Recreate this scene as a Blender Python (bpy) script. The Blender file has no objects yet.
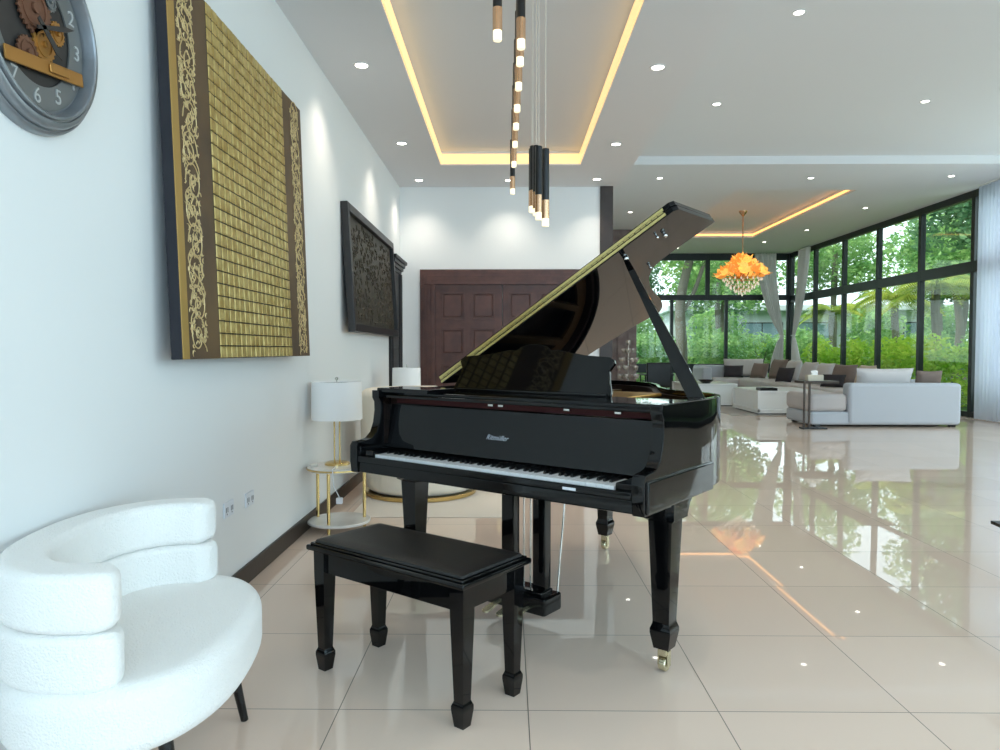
import bpy, bmesh, math, random
from mathutils import Vector, Matrix, noise
R = math.radians
PI = math.pi
rnd = random.Random(7)
SC = bpy.context.scene
COL = SC.collection

# ------------------------------------------------------------------ camera, sky, big lights, exposure
H = 1.21                                   # eye height
cam_d = bpy.data.cameras.new('camera')
cam = bpy.data.objects.new('camera', cam_d)
COL.objects.link(cam)
cam_d.sensor_width = 36.0
cam_d.lens = 713.0 / 1000.0 * 36.0
cam_d.clip_start = 0.05
cam_d.clip_end = 300
cam.location = (0, 0, H)
cam.rotation_euler = (R(90) - math.atan(25 / 713), 0, math.atan(8 / 713))
SC.camera = cam

world = bpy.data.worlds.new('overcast_sky')
SC.world = world
world.use_nodes = True
wn = world.node_tree.nodes['Background']
wn.inputs[0].default_value = (0.80, 0.93, 1.0, 1)
wn.inputs[1].default_value = 2.1

SC.view_settings.view_transform = 'Standard'
SC.view_settings.look = 'None'
SC.view_settings.gamma = 1.0
SC.view_settings.use_curve_mapping = False
SC.view_settings.exposure = 0.12
SC.cycles.use_denoising = True
SC.cycles.max_bounces = 10
SC.cycles.diffuse_bounces = 5
SC.cycles.glossy_bounces = 5
SC.cycles.transparent_max_bounces = 24
SC.cycles.transmission_bounces = 6
SC.cycles.sample_clamp_indirect = 5.0
SC.cycles.caustics_reflective = False
SC.cycles.caustics_refractive = False


def area_light(name, loc, rot, sx, sy, power, color):
    d = bpy.data.lights.new(name, 'AREA')
    d.shape = 'RECTANGLE'
    d.size, d.size_y = sx, sy
    d.energy = power
    d.color = color
    o = bpy.data.objects.new(name, d)
    o.location = loc
    o.rotation_euler = rot
    COL.objects.link(o)
    return o


# fill lamps added outside the unseen glazing, brightening the room with cool light
area_light('fill_behind', (3.4, -3.35, 2.0), (R(90), 0, 0), 9.0, 3.6, 310, (0.46, 0.70, 1.0))
area_light('fill_side', (8.8, 0.0, 2.2), (R(90), 0, R(90)), 5.4, 3.6, 230, (0.60, 0.83, 1.0))
area_light('fill_curtained', (8.8, 9.9, 2.2), (R(90), 0, R(90)), 5.0, 3.6, 170, (0.80, 0.92, 1.0))


sun_d = bpy.data.lights.new('hazy_sun', 'SUN')
sun_d.energy = 3.4
sun_d.angle = R(12)
sun_d.color = (1.0, .97, .88)
sun = bpy.data.objects.new('hazy_sun', sun_d)
sun.rotation_euler = Vector((.62, .25, -.85)).to_track_quat('-Z', 'Y').to_euler()
COL.objects.link(sun)


# ------------------------------------------------------------------ helpers
def lin(c):
    def f(v):
        v /= 255.0
        return v / 12.92 if v <= 0.04045 else ((v + 0.055) / 1.055) ** 2.4
    return (f(c[0]), f(c[1]), f(c[2]), 1.0)


MATS = {}


def mat(name, rgb, rough=0.5, metal=0.0, spec=0.5, bump=None, var=None, coat=0.0, emit=None, es=0.0,
        alpha=1.0, trans=0.0, ior=1.45, sheen=0.0, subs=0.0):
    """bump = (noise scale, strength, detail); var = (noise scale, second rgb)"""
    m = bpy.data.materials.new(name)
    m.use_nodes = True
    nt = m.node_tree
    b = nt.nodes['Principled BSDF']
    b.inputs['Base Color'].default_value = lin(rgb)
    b.inputs['Roughness'].default_value = rough
    b.inputs['Metallic'].default_value = metal
    b.inputs['Specular IOR Level'].default_value = spec
    b.inputs['IOR'].default_value = ior
    b.inputs['Coat Weight'].default_value = coat
    b.inputs['Alpha'].default_value = alpha
    b.inputs['Transmission Weight'].default_value = trans
    b.inputs['Sheen Weight'].default_value = sheen
    if emit:
        b.inputs['Emission Color'].default_value = lin(emit)
        b.inputs['Emission Strength'].default_value = es
    tc = None
    if bump or var:
        tc = nt.nodes.new('ShaderNodeTexCoord')
    if bump:
        n = nt.nodes.new('ShaderNodeTexNoise')
        n.inputs['Scale'].default_value = bump[0]
        n.inputs['Detail'].default_value = bump[2] if len(bump) > 2 else 3
        nt.links.new(tc.outputs['Object'], n.inputs['Vector'])
        bp = nt.nodes.new('ShaderNodeBump')
        bp.inputs['Strength'].default_value = bump[1]
        bp.inputs['Distance'].default_value = 0.01
        nt.links.new(n.outputs['Fac'], bp.inputs['Height'])
        nt.links.new(bp.outputs['Normal'], b.inputs['Normal'])
    if var:
        n = nt.nodes.new('ShaderNodeTexNoise')
        n.inputs['Scale'].default_value = var[0]
        n.inputs['Detail'].default_value = 4
        nt.links.new(tc.outputs['Object'], n.inputs['Vector'])
        r = nt.nodes.new('ShaderNodeValToRGB')
        r.color_ramp.elements[0].position = 0.35
        r.color_ramp.elements[1].position = 0.65
        r.color_ramp.elements[0].color = lin(rgb)
        r.color_ramp.elements[1].color = lin(var[1])
        nt.links.new(n.outputs['Fac'], r.inputs['Fac'])
        nt.links.new(r.outputs['Color'], b.inputs['Base Color'])
    MATS[name] = m
    return m


class MB:
    """collects shapes in one bmesh and links them as ONE mesh object"""

    def __init__(self):
        self.bm = bmesh.new()

    def _merge(self, tmp, M=None):
        if M is not None:
            bmesh.ops.transform(tmp, matrix=M, verts=tmp.verts)
        me = bpy.data.meshes.new('tmp')
        tmp.to_mesh(me)
        tmp.free()
        self.bm.from_mesh(me)
        bpy.data.meshes.remove(me)
        return self

    def box(self, x0, x1, y0, y1, z0, z1, bev=0.0, seg=2, M=None):
        t = bmesh.new()
        bmesh.ops.create_cube(t, size=1.0)
        for v in t.verts:
            v.co = Vector((x0 + (v.co.x + .5) * (x1 - x0), y0 + (v.co.y + .5) * (y1 - y0), z0 + (v.co.z + .5) * (z1 - z0)))
        if bev > 0:
            bmesh.ops.bevel(t, geom=list(t.edges), offset=bev, segments=seg, profile=0.5, affect='EDGES')
        return self._merge(t, M)

    def frustum(self, c0, s0, c1, s1, bev=0.0, M=None):
        """four-sided tapered post from centre c0 with half sizes s0 to c1 / s1"""
        t = bmesh.new()
        lo = [t.verts.new((c0[0] + a * s0[0], c0[1] + b * s0[1], c0[2])) for a, b in ((-1, -1), (1, -1), (1, 1), (-1, 1))]
        hi = [t.verts.new((c1[0] + a * s1[0], c1[1] + b * s1[1], c1[2])) for a, b in ((-1, -1), (1, -1), (1, 1), (-1, 1))]
        t.faces.new(lo[::-1])
        t.faces.new(hi)
        for i in range(4):
            j = (i + 1) % 4
            t.faces.new((lo[i], lo[j], hi[j], hi[i]))
        bmesh.ops.recalc_face_normals(t, faces=t.faces)
        if bev > 0:
            bmesh.ops.bevel(t, geom=list(t.edges), offset=bev, segments=2, profile=0.5, affect='EDGES')
        return self._merge(t, M)

    def post(self, rings, M=None):
        """rings of (cx, cy, z, hx, hy): a square-section post through them"""
        return self.loft([[(cx - hx, cy - hy, z), (cx + hx, cy - hy, z), (cx + hx, cy + hy, z), (cx - hx, cy + hy, z)]
                          for cx, cy, z, hx, hy in rings], M=M)

    def prism(self, pts, z0, z1, bev=0.0, M=None, seg=2):
        """polygon in local xy pushed from z0 to z1"""
        t = bmesh.new()
        lo = [t.verts.new((p[0], p[1], z0)) for p in pts]
        f = t.faces.new(lo)
        r = bmesh.ops.extrude_face_region(t, geom=[f])
        for v in r['geom']:
            if isinstance(v, bmesh.types.BMVert):
                v.co.z = z1
        bmesh.ops.recalc_face_normals(t, faces=t.faces)
        if bev > 0:
            es = [e for e in t.edges if abs(e.verts[0].co.z - e.verts[1].co.z) < 1e-6]
            bmesh.ops.bevel(t, geom=es, offset=bev, segments=seg, profile=0.5, affect='EDGES')
        return self._merge(t, M)

    def lathe(self, prof, seg=32, M=None):
        t = bmesh.new()
        rings = []
        for r, z in prof:
            if r < 1e-6:
                rings.append([t.verts.new((0, 0, z))])
            else:
                rings.append([t.verts.new((r * math.cos(2 * PI * k / seg), r * math.sin(2 * PI * k / seg), z)) for k in range(seg)])
        for a, b in zip(rings, rings[1:]):
            for k in range(seg):
                k2 = (k + 1) % seg
                if len(a) == 1 and len(b) == 1:
                    continue
                if len(a) == 1:
                    t.faces.new((a[0], b[k], b[k2]))
                elif len(b) == 1:
                    t.faces.new((a[k], a[k2], b[0]))
                else:
                    t.faces.new((a[k], a[k2], b[k2], b[k]))
        bmesh.ops.recalc_face_normals(t, faces=t.faces)
        return self._merge(t, M)

    def cyl(self, p0, p1, r0, r1=None, seg=16):
        r1 = r0 if r1 is None else r1
        return self.tube([p0, p1], [r0, r1], seg)

    def tube(self, path, r, seg=8, closed=False):
        t = bmesh.new()
        P = [Vector(p) for p in path]
        n = len(P)
        rr = r if isinstance(r, (list, tuple)) else [r] * n
        rings = []
        prev = None
        for i in range(n):
            if closed:
                d = P[(i + 1) % n] - P[i - 1]
            else:
                d = P[min(i + 1, n - 1)] - P[max(i - 1, 0)]
            d.normalize()
            if prev is None:
                a = Vector((0, 0, 1)) if abs(d.z) < 0.9 else Vector((1, 0, 0))
                u = d.cross(a).normalized()
            else:
                u = (prev - d * prev.dot(d)).normalized()
            prev = u
            w = d.cross(u)
            rings.append([t.verts.new(P[i] + (u * math.cos(2 * PI * k / seg) + w * math.sin(2 * PI * k / seg)) * rr[i]) for k in range(seg)])
        pairs = list(zip(rings, rings[1:]))
        if closed:
            pairs.append((rings[-1], rings[0]))
        for a, b in pairs:
            for k in range(seg):
                k2 = (k + 1) % seg
                t.faces.new((a[k], a[k2], b[k2], b[k]))
        if not closed:
            t.faces.new(rings[0][::-1])
            t.faces.new(rings[-1])
        bmesh.ops.recalc_face_normals(t, faces=t.faces)
        return self._merge(t)

    def loft(self, rings, cap=True, closed=False, M=None):
        t = bmesh.new()
        V = [[t.verts.new(p) for p in r] for r in rings]
        n = len(V[0])
        pairs = list(zip(V, V[1:]))
        if closed:
            pairs.append((V[-1], V[0]))
        for a, b in pairs:
            for k in range(n):
                k2 = (k + 1) % n
                t.faces.new((a[k], a[k2], b[k2], b[k]))
        if cap and not closed:
            t.faces.new(V[0][::-1])
            t.faces.new(V[-1])
        bmesh.ops.recalc_face_normals(t, faces=t.faces)
        return self._merge(t, M)

    def sphere(self, c, r, seg=16, M=None):
        t = bmesh.new()
        bmesh.ops.create_uvsphere(t, u_segments=seg, v_segments=max(6, seg // 2), radius=1.0)
        r = r if isinstance(r, (tuple, list)) else (r, r, r)
        for v in t.verts:
            v.co = Vector((c[0] + v.co.x * r[0], c[1] + v.co.y * r[1], c[2] + v.co.z * r[2]))
        return self._merge(t, M)

    def quad(self, a, b, c, d):
        vs = [self.bm.verts.new(p) for p in (a, b, c, d)]
        self.bm.faces.new(vs)
        return self

    def build(self, name, m, parent=None, smooth=35, loc=None):
        me = bpy.data.meshes.new(name)
        if smooth:
            for f in self.bm.faces:
                f.smooth = True
            lim = R(smooth)
            for e in self.bm.edges:
                if len(e.link_faces) == 2:
                    if e.calc_face_angle(0) > lim:
                        e.smooth = False
        self.bm.to_mesh(me)
        self.bm.free()
        o = bpy.data.objects.new(name, me)
        me.materials.append(m)
        COL.objects.link(o)
        if smooth and 8 < len(me.polygons) < 3000:
            wnm = o.modifiers.new('weighted_normals', 'WEIGHTED_NORMAL')
            wnm.keep_sharp = True
        if parent is not None:
            o.parent = parent
        if loc is not None:
            o.location = loc
        return o


def tag(o, label=None, cat=None, group=None, kind=None):
    if label:
        o['label'] = label
    if cat:
        o['category'] = cat
    if group:
        o['group'] = group
    if kind:
        o['kind'] = kind
    return o


def thing(name, label, cat, loc=(0, 0, 0), rz=0.0, group=None):
    o = bpy.data.objects.new(name, None)
    o.empty_display_size = 0.1
    COL.objects.link(o)
    o.location = loc
    o.rotation_euler = (0, 0, rz)
    return tag(o, label, cat, group)


def struct(mb, name, m, parent=None, smooth=35):
    o = mb.build(name, m, parent, smooth)
    if parent is None:
        o['kind'] = 'structure'
    return o


def dup(root, loc=None, rz=None, label=None, parent=None):
    r = root.copy()
    COL.objects.link(r)
    if parent is not None:
        r.parent = parent
    if loc is not None:
        r.location = loc
    if rz is not None:
        r.rotation_euler = (r.rotation_euler[0], r.rotation_euler[1], rz)
    if label:
        r['label'] = label
    for ch in list(root.children):
        dup(ch, parent=r)
    return r


def spline(pts, n=6, closed=False):
    """Catmull-Rom through pts"""
    P = [Vector(p) for p in pts]
    N = len(P)
    out = []
    rng = range(N) if closed else range(N - 1)
    for i in rng:
        if closed:
            p0, p1, p2, p3 = P[i - 1], P[i], P[(i + 1) % N], P[(i + 2) % N]
        else:
            p0, p1, p2, p3 = P[max(i - 1, 0)], P[i], P[i + 1], P[min(i + 2, N - 1)]
        for k in range(n):
            t = k / n
            out.append(0.5 * ((2 * p1) + (-p0 + p2) * t + (2 * p0 - 5 * p1 + 4 * p2 - p3) * t * t + (-p0 + 3 * p1 - 3 * p2 + p3) * t ** 3))
    if not closed:
        out.append(P[-1])
    return out


def rot_to(z, x=None):
    """matrix whose local z points along z"""
    z = Vector(z).normalized()
    a = Vector(x) if x else (Vector((0, 0, 1)) if abs(z.z) < .9 else Vector((1, 0, 0)))
    y = z.cross(a).normalized()
    xx = y.cross(z)
    return Matrix((xx, y, z)).transposed().to_4x4()


def text_obj(name, body, size, m, parent, M, extrude=0.0008, shear=0.0, align='CENTER'):
    c = bpy.data.curves.new(name, 'FONT')
    c.body = body
    c.size = size
    c.extrude = extrude
    c.shear = shear
    c.align_x = align
    c.align_y = 'CENTER'
    tmp = bpy.data.objects.new(name, c)
    COL.objects.link(tmp)
    me = bpy.data.meshes.new_from_object(tmp.evaluated_get(bpy.context.evaluated_depsgraph_get()))
    bpy.data.objects.remove(tmp)
    me.materials.clear()
    me.materials.append(m)
    o = bpy.data.objects.new(name, me)
    COL.objects.link(o)
    if parent is not None:
        o.parent = parent
    o.matrix_local = M
    return o


# ------------------------------------------------------------------ materials
M_wall = mat('white_wall_paint', (232, 233, 232), 0.6, bump=(60, .02))
M_ceil = mat('ceiling_paint', (222, 223, 225), 0.75)
M_dark_trim = mat('dark_stained_trim', (42, 34, 30), 0.4, bump=(30, .05))
M_door = mat('mahogany_door', (94, 60, 51), 0.42, var=(9, (76, 48, 42)), bump=(40, .05))
M_door_dark = mat('black_brown_door', (34, 29, 27), 0.45, bump=(40, .05))
M_pillar = mat('walnut_clad_pillar', (60, 50, 45), 0.45, var=(6, (50, 40, 36)))
M_panel = mat('grey_brown_wood_panelling', (128, 110, 104), 0.5, var=(5, (104, 84, 78)))
M_frame = mat('dark_green_aluminium', (22, 32, 32), 0.35)
M_black = mat('black_piano_lacquer', (7, 7, 8), 0.04, spec=0.46)
M_blacks = mat('black_satin_lacquer', (12, 12, 13), 0.22)
M_dark = mat('black_metal', (18, 18, 19), 0.35)
M_leather = mat('black_leather', (20, 19, 19), 0.42, bump=(260, .12))
M_ivory = mat('white_key_plastic', (236, 236, 236), 0.2)
M_ebony = mat('black_key', (9, 9, 10), 0.25)
M_brass = mat('polished_brass', (214, 184, 122), 0.22, metal=1.0)
M_hinge = mat('brass_hinge', (222, 206, 140), 0.3, metal=0.8)
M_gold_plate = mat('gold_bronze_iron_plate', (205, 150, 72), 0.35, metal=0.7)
M_plate_dark = mat('shaded_bronze_plate', (96, 70, 40), 0.5, metal=0.5)  # plate's gold darkened, the case interior's shade put into the colour
M_rimwood = mat('red_brown_rim_wood', (40, 26, 20), 0.35)
M_felt = mat('dark_red_felt', (70, 30, 28), 0.9)
M_chrome = mat('chrome', (200, 198, 192), 0.15, metal=1.0)
M_marble = mat('white_marble', (234, 231, 226), 0.15, var=(4, (214, 210, 204)))
M_shade = mat('white_lamp_shade', (248, 247, 245), 0.8)
M_boucle = mat('white_boucle', (242, 240, 236), 0.95, bump=(170, .6, 4), sheen=0.2)
M_cream = mat('cream_upholstery', (232, 222, 206), 0.8, bump=(150, .1))
M_sofa = mat('pale_grey_sofa_fabric', (184, 188, 196), 0.85, bump=(220, .12))
M_seat = mat('warm_grey_seat_fabric', (190, 183, 182), 0.85, bump=(220, .15))
M_taupe = mat('taupe_fabric', (128, 112, 104), 0.85, bump=(200, .15))
M_beige = mat('beige_fabric', (190, 172, 152), 0.85, bump=(200, .15))
M_light = mat('light_cushion_fabric', (205, 200, 200), 0.85, bump=(200, .15))
M_char = mat('charcoal_fabric', (54, 50, 54), 0.85, bump=(200, .15))
M_white = mat('white_gloss_board', (236, 236, 234), 0.25)
M_switch = mat('white_outlet_plastic', (222, 226, 232), 0.35)
M_slot = mat('outlet_slot', (110, 112, 116), 0.6)
M_rug = mat('pale_grey_rug', (186, 182, 178), 0.95, bump=(120, .4))
M_rugw = mat('cream_rug', (226, 216, 204), 0.95, bump=(120, .3))
M_tissue = mat('pale_paper_box', (214, 206, 188), 0.7)
M_paper = mat('white_tissue', (244, 244, 244), 0.8)
M_bowl = mat('black_ceramic', (14, 14, 15), 0.25)
M_lens = mat('downlight_lens', (255, 250, 240), 0.4, emit=(255, 250, 240), es=9.0)
M_led2 = mat('amber_led_strip', (255, 210, 150), 0.5, emit=(255, 176, 96), es=2.2)
M_led = mat('warm_led_strip', (255, 226, 170), 0.5, emit=(255, 212, 148), es=.8)
M_tip = mat('lit_acrylic_tip', (255, 248, 225), 0.2, emit=(255, 238, 196), es=.9)
M_bronze = mat('rose_gold_sleeve', (206, 164, 128), 0.25, metal=0.9)
M_wire = mat('pale_suspension_wire', (214, 206, 192), 0.4)
M_grass = mat('garden_lawn', (70, 110, 44), 0.9, var=(3, (50, 84, 34)))
M_bark = mat('grey_bark', (120, 116, 104), 0.9, bump=(20, .5))
M_house = mat('pale_render', (206, 214, 216), 0.8)
M_hglass = mat('house_window_glass', (120, 150, 160), 0.1)
M_silver = mat('silvered_glass', (196, 186, 178), 0.2, metal=0.6)


def glass_mat():
    m = bpy.data.materials.new('clear_window_glass')
    m.use_nodes = True
    nt = m.node_tree
    nt.nodes.clear()
    out = nt.nodes.new('ShaderNodeOutputMaterial')
    mix = nt.nodes.new('ShaderNodeMixShader')
    # Schlick reflectance on either face of the sheet
    geo = nt.nodes.new('ShaderNodeNewGeometry')
    dot = nt.nodes.new('ShaderNodeVectorMath')
    dot.operation = 'DOT_PRODUCT'
    nt.links.new(geo.outputs['Incoming'], dot.inputs[0])
    nt.links.new(geo.outputs['Normal'], dot.inputs[1])
    prev = dot.outputs['Value']
    for op, v in (('ABSOLUTE', None), ('SUBTRACT', 1.0), ('POWER', 5.0), ('MULTIPLY_ADD', 0.7)):
        n = nt.nodes.new('ShaderNodeMath')
        n.operation = op
        if op == 'SUBTRACT':
            n.inputs[0].default_value = 1.0
            nt.links.new(prev, n.inputs[1])
        else:
            nt.links.new(prev, n.inputs[0])
            if v is not None:
                n.inputs[1].default_value = v
        if op == 'MULTIPLY_ADD':
            n.inputs[2].default_value = 0.02
        prev = n.outputs[0]
    tr = nt.nodes.new('ShaderNodeBsdfTransparent')
    tr.inputs['Color'].default_value = (0.96, 0.99, 0.975, 1)
    gl = nt.nodes.new('ShaderNodeBsdfGlossy')
    gl.inputs['Roughness'].default_value = 0.02
    nt.links.new(prev, mix.inputs[0])
    nt.links.new(tr.outputs[0], mix.inputs[1])
    nt.links.new(gl.outputs[0], mix.inputs[2])
    nt.links.new(mix.outputs[0], out.inputs['Surface'])
    return m


M_glass = glass_mat()


def translucent_mat(name, rgb, transp, rgb2=None, scale=1.0, through=0.45):
    """thin cloth or leaf: diffuse and translucent mixed, some of it see-through"""
    m = bpy.data.materials.new(name)
    m.use_nodes = True
    nt = m.node_tree
    nt.nodes.clear()
    out = nt.nodes.new('ShaderNodeOutputMaterial')
    d = nt.nodes.new('ShaderNodeBsdfDiffuse')
    t = nt.nodes.new('ShaderNodeBsdfTranslucent')
    mix = nt.nodes.new('ShaderNodeMixShader')
    mix.inputs[0].default_value = through
    d.inputs['Color'].default_value = lin(rgb)
    t.inputs['Color'].default_value = lin(rgb)
    if rgb2:
        tc = nt.nodes.new('ShaderNodeTexCoord')
        n = nt.nodes.new('ShaderNodeTexNoise')
        n.inputs['Scale'].default_value = scale
        n.inputs['Detail'].default_value = 6
        n.inputs['Roughness'].default_value = 0.8
        r = nt.nodes.new('ShaderNodeValToRGB')
        r.color_ramp.elements[0].position = 0.38
        r.color_ramp.elements[1].position = 0.62
        r.color_ramp.elements[0].color = lin(rgb)
        r.color_ramp.elements[1].color = lin(rgb2)
        nt.links.new(tc.outputs['Object'], n.inputs['Vector'])
        nt.links.new(n.outputs['Fac'], r.inputs['Fac'])
        nt.links.new(r.outputs['Color'], d.inputs['Color'])
        nt.links.new(r.outputs['Color'], t.inputs['Color'])
    nt.links.new(d.outputs[0], mix.inputs[1])
    nt.links.new(t.outputs[0], mix.inputs[2])
    last = mix
    if transp > 0:
        tp = nt.nodes.new('ShaderNodeBsdfTransparent')
        m2 = nt.nodes.new('ShaderNodeMixShader')
        m2.inputs[0].default_value = transp
        nt.links.new(mix.outputs[0], m2.inputs[1])
        nt.links.new(tp.outputs[0], m2.inputs[2])
        last = m2
    nt.links.new(last.outputs[0], out.inputs['Surface'])
    return m


M_sheer = translucent_mat('white_sheer_curtain', (232, 236, 244), 0.2, through=.6)
M_drape = translucent_mat('grey_white_drape', (244, 243, 242), 0.0, through=.3)
M_leaf_a = translucent_mat('mid_green_leaf', (104, 158, 98), 0, (188, 218, 146), 1.2)
M_leaf_b = translucent_mat('dark_green_leaf', (70, 116, 84), 0, (142, 182, 134), 1.2)
M_leaf_c = translucent_mat('bright_green_leaf', (142, 196, 66), 0, (218, 232, 104), 1.5)
M_palm = translucent_mat('palm_frond', (110, 150, 70), 0, (196, 200, 96), 1.0)


def floor_mat():
    m = bpy.data.materials.new('polished_porcelain_tile')
    m.use_nodes = True
    nt = m.node_tree
    L = nt.links.new
    b = nt.nodes['Principled BSDF']
    b.inputs['Roughness'].default_value = 0.018
    b.inputs['IOR'].default_value = 1.55
    b.inputs['Specular IOR Level'].default_value = 0.5
    tc = nt.nodes.new('ShaderNodeTexCoord')
    sx = nt.nodes.new('ShaderNodeSeparateXYZ')
    L(tc.outputs['Object'], sx.inputs[0])

    def math_(op, a, bb=None):
        n = nt.nodes.new('ShaderNodeMath')
        n.operation = op
        for i, v in enumerate((a, bb)):
            if v is None:
                continue
            if isinstance(v, (int, float)):
                n.inputs[i].default_value = v
            else:
                L(v, n.inputs[i])
        return n.outputs[0]
    S = 0.637
    tx = math_('DIVIDE', math_('SUBTRACT', sx.outputs[0], 0.068), S)
    ty = math_('DIVIDE', math_('SUBTRACT', sx.outputs[1], 2.355), S)
    dx = math_('ABSOLUTE', math_('SUBTRACT', math_('FRACT', math_('ADD', tx, 0.5)), 0.5))
    dy = math_('ABSOLUTE', math_('SUBTRACT', math_('FRACT', math_('ADD', ty, 0.5)), 0.5))
    g = math_('LESS_THAN', math_('MINIMUM', dx, dy), 0.0028)
    cx = nt.nodes.new('ShaderNodeCombineXYZ')
    L(math_('FLOOR', tx), cx.inputs[0])
    L(math_('FLOOR', ty), cx.inputs[1])
    wn_ = nt.nodes.new('ShaderNodeTexWhiteNoise')
    L(cx.outputs[0], wn_.inputs['Vector'])
    mixc = nt.nodes.new('ShaderNodeMix')
    mixc.data_type = 'RGBA'
    mixc.inputs[6].default_value = lin((228, 206, 189))
    mixc.inputs[7].default_value = lin((223, 201, 184))
    L(wn_.outputs['Value'], mixc.inputs[0])
    mixg = nt.nodes.new('ShaderNodeMix')
    mixg.data_type = 'RGBA'
    mixg.inputs[7].default_value = lin((112, 102, 92))
    L(g, mixg.inputs[0])
    L(mixc.outputs[2], mixg.inputs[6])
    L(mixg.outputs[2], b.inputs['Base Color'])
    # every slab lies a hair out of level
    geo = nt.nodes.new('ShaderNodeNewGeometry')
    vs = nt.nodes.new('ShaderNodeVectorMath')
    vs.operation = 'SUBTRACT'
    L(wn_.outputs['Color'], vs.inputs[0])
    vs.inputs[1].default_value = (.5, .5, .5)
    vm = nt.nodes.new('ShaderNodeVectorMath')
    vm.operation = 'SCALE'
    L(vs.outputs[0], vm.inputs[0])
    vm.inputs['Scale'].default_value = 0.006
    va = nt.nodes.new('ShaderNodeVectorMath')
    va.operation = 'ADD'
    L(geo.outputs['Normal'], va.inputs[0])
    L(vm.outputs[0], va.inputs[1])
    vn = nt.nodes.new('ShaderNodeVectorMath')
    vn.operation = 'NORMALIZE'
    L(va.outputs[0], vn.inputs[0])
    L(vn.outputs[0], b.inputs['Normal'])
    rg = math_('ADD', math_('MULTIPLY', g, 0.5), 0.018)
    L(rg, b.inputs['Roughness'])
    return m


M_floor = floor_mat()

# ------------------------------------------------------------------ room shell
XL, XR, YB, YF, YN = -1.36, 8.35, 9.0, 21.25, -3.0
ZL, ZT, ZH, ZF = 3.25, 3.40, 4.18, 4.055          # low soffit, tray, raised ceiling, far ceiling
SX = 1.38                                        # right edge of the low soffit

struct(MB().box(XL - .2, XR + .15, YN - .15, YF + .15, -.12, 0), 'floor', M_floor)
struct(MB().box(XL - .2, XL, YN - .15, YB + .15, 0, 4.5), 'wall_left', M_wall)
struct(MB().box(XL, 1.15, YB, YB + .15, 0, 4.5), 'wall_back', M_wall)
struct(MB().box(1.15, 1.31, YB - .03, YB + .15, 0, ZH, .004), 'pillar', M_pillar)
struct(MB().box(1.21, 1.31, YB + .15, 17.0, 0, ZH), 'wall_passage', M_wall)
mb = MB().box(1.21, 2.96, 17.0, 17.12, 0, ZH)
for k in range(7):
    x = 1.35 + k * .25
    mb.box(x, x + .2, 16.975, 17.0, .05, ZF - .02, .006)
struct(mb, 'wall_panelled', M_panel)
struct(MB().box(2.84, 2.96, 17.12, YF, 0, ZH), 'wall_return', M_wall)

# low soffit with its tray
TX0, TX1, TY0, TY1 = -.745, .797, -1.6, 7.945
mb = MB()
mb.box(XL, TX0, YN, YB, ZL, ZT + .12)
mb.box(TX1, SX, YN, YB, ZL, ZT + .12)
mb.box(TX0, TX1, YN, TY0, ZL, ZT + .12)
mb.box(TX0, TX1, TY1, YB, ZL, ZT + .12)
struct(mb, 'ceiling_soffit', M_ceil)
struct(MB().box(TX0 - .3, TX1 + .3, TY0 - .3, TY1 + .3, ZT, ZT + .1), 'ceiling_tray', M_ceil)
struct(MB().box(SX - .06, SX, YN, YB, ZT + .12, ZH + .1), 'ceiling_soffit_side', M_ceil)
struct(MB().box(SX - .1, XR + .15, YN - .15, 11.08, ZH, ZH + .1), 'ceiling', M_ceil)
RX0, RX1, RY0, RY1 = 4.1, 6.2, 12.87, 18.25
mb = MB()
mb.box(1.21, RX0, 11.08, YF + .15, ZF, ZF + .3)
mb.box(RX1, XR + .15, 11.08, YF + .15, ZF, ZF + .3)
mb.box(RX0, RX1, 11.08, RY0, ZF, ZF + .3)
mb.box(RX0, RX1, RY1, YF + .15, ZF, ZF + .3)
struct(mb, 'ceiling_lounge', M_ceil)
struct(MB().box(RX0 - .2, RX1 + .2, RY0 - .2, RY1 + .2, ZF + .15, ZF + .32), 'ceiling_lounge_recess', M_ceil)

# baseboards
struct(MB().box(XL, XL + .016, YN, 7.9, 0, .1, .004), 'baseboard_left', M_dark_trim)
struct(MB().box(XL + .016, -1.12, YB - .016, YB, 0, .1, .004), 'baseboard_back', M_dark_trim)


def cove(name, label, segs, m):
    r = thing(name, label, 'led strip', (0, 0, 0))
    for a, b in segs:
        mb = MB()
        x0, x1 = sorted((a[0], b[0]))
        y0, y1 = sorted((a[1], b[1]))
        mb.box(x0, x1, y0, y1, a[2], b[2], .003)
        mb.build('light_strip', m, r)
    return r


g = .014
cove('cove_light', 'warm glowing led strip lining the edge of the ceiling tray above the pendants', [
    ((TX0, TY0, ZL + .012), (TX0 + g, TY1, ZT - .03)),
    ((TX1 - g, TY0, ZL + .012), (TX1, TY1, ZT - .03)),
    ((TX0 + g, TY1 - g, ZL + .012), (TX1 - g, TY1, ZT - .03))], M_led)
cove('cove_light', 'warm glowing led strip in the ceiling recess around the amber chandelier', [
    ((RX1 - g, RY0, ZF + .05), (RX1, RY1, ZF + .09)),
    ((RX0, RY1 - g, ZF + .05), (RX1 - g, RY1, ZF + .09)),
    ((RX0, RY0, ZF + .05), (RX0 + g, RY1 - g, ZF + .09))], M_led2)


# ------------------------------------------------------------------ windows
wcount = [0]


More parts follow.
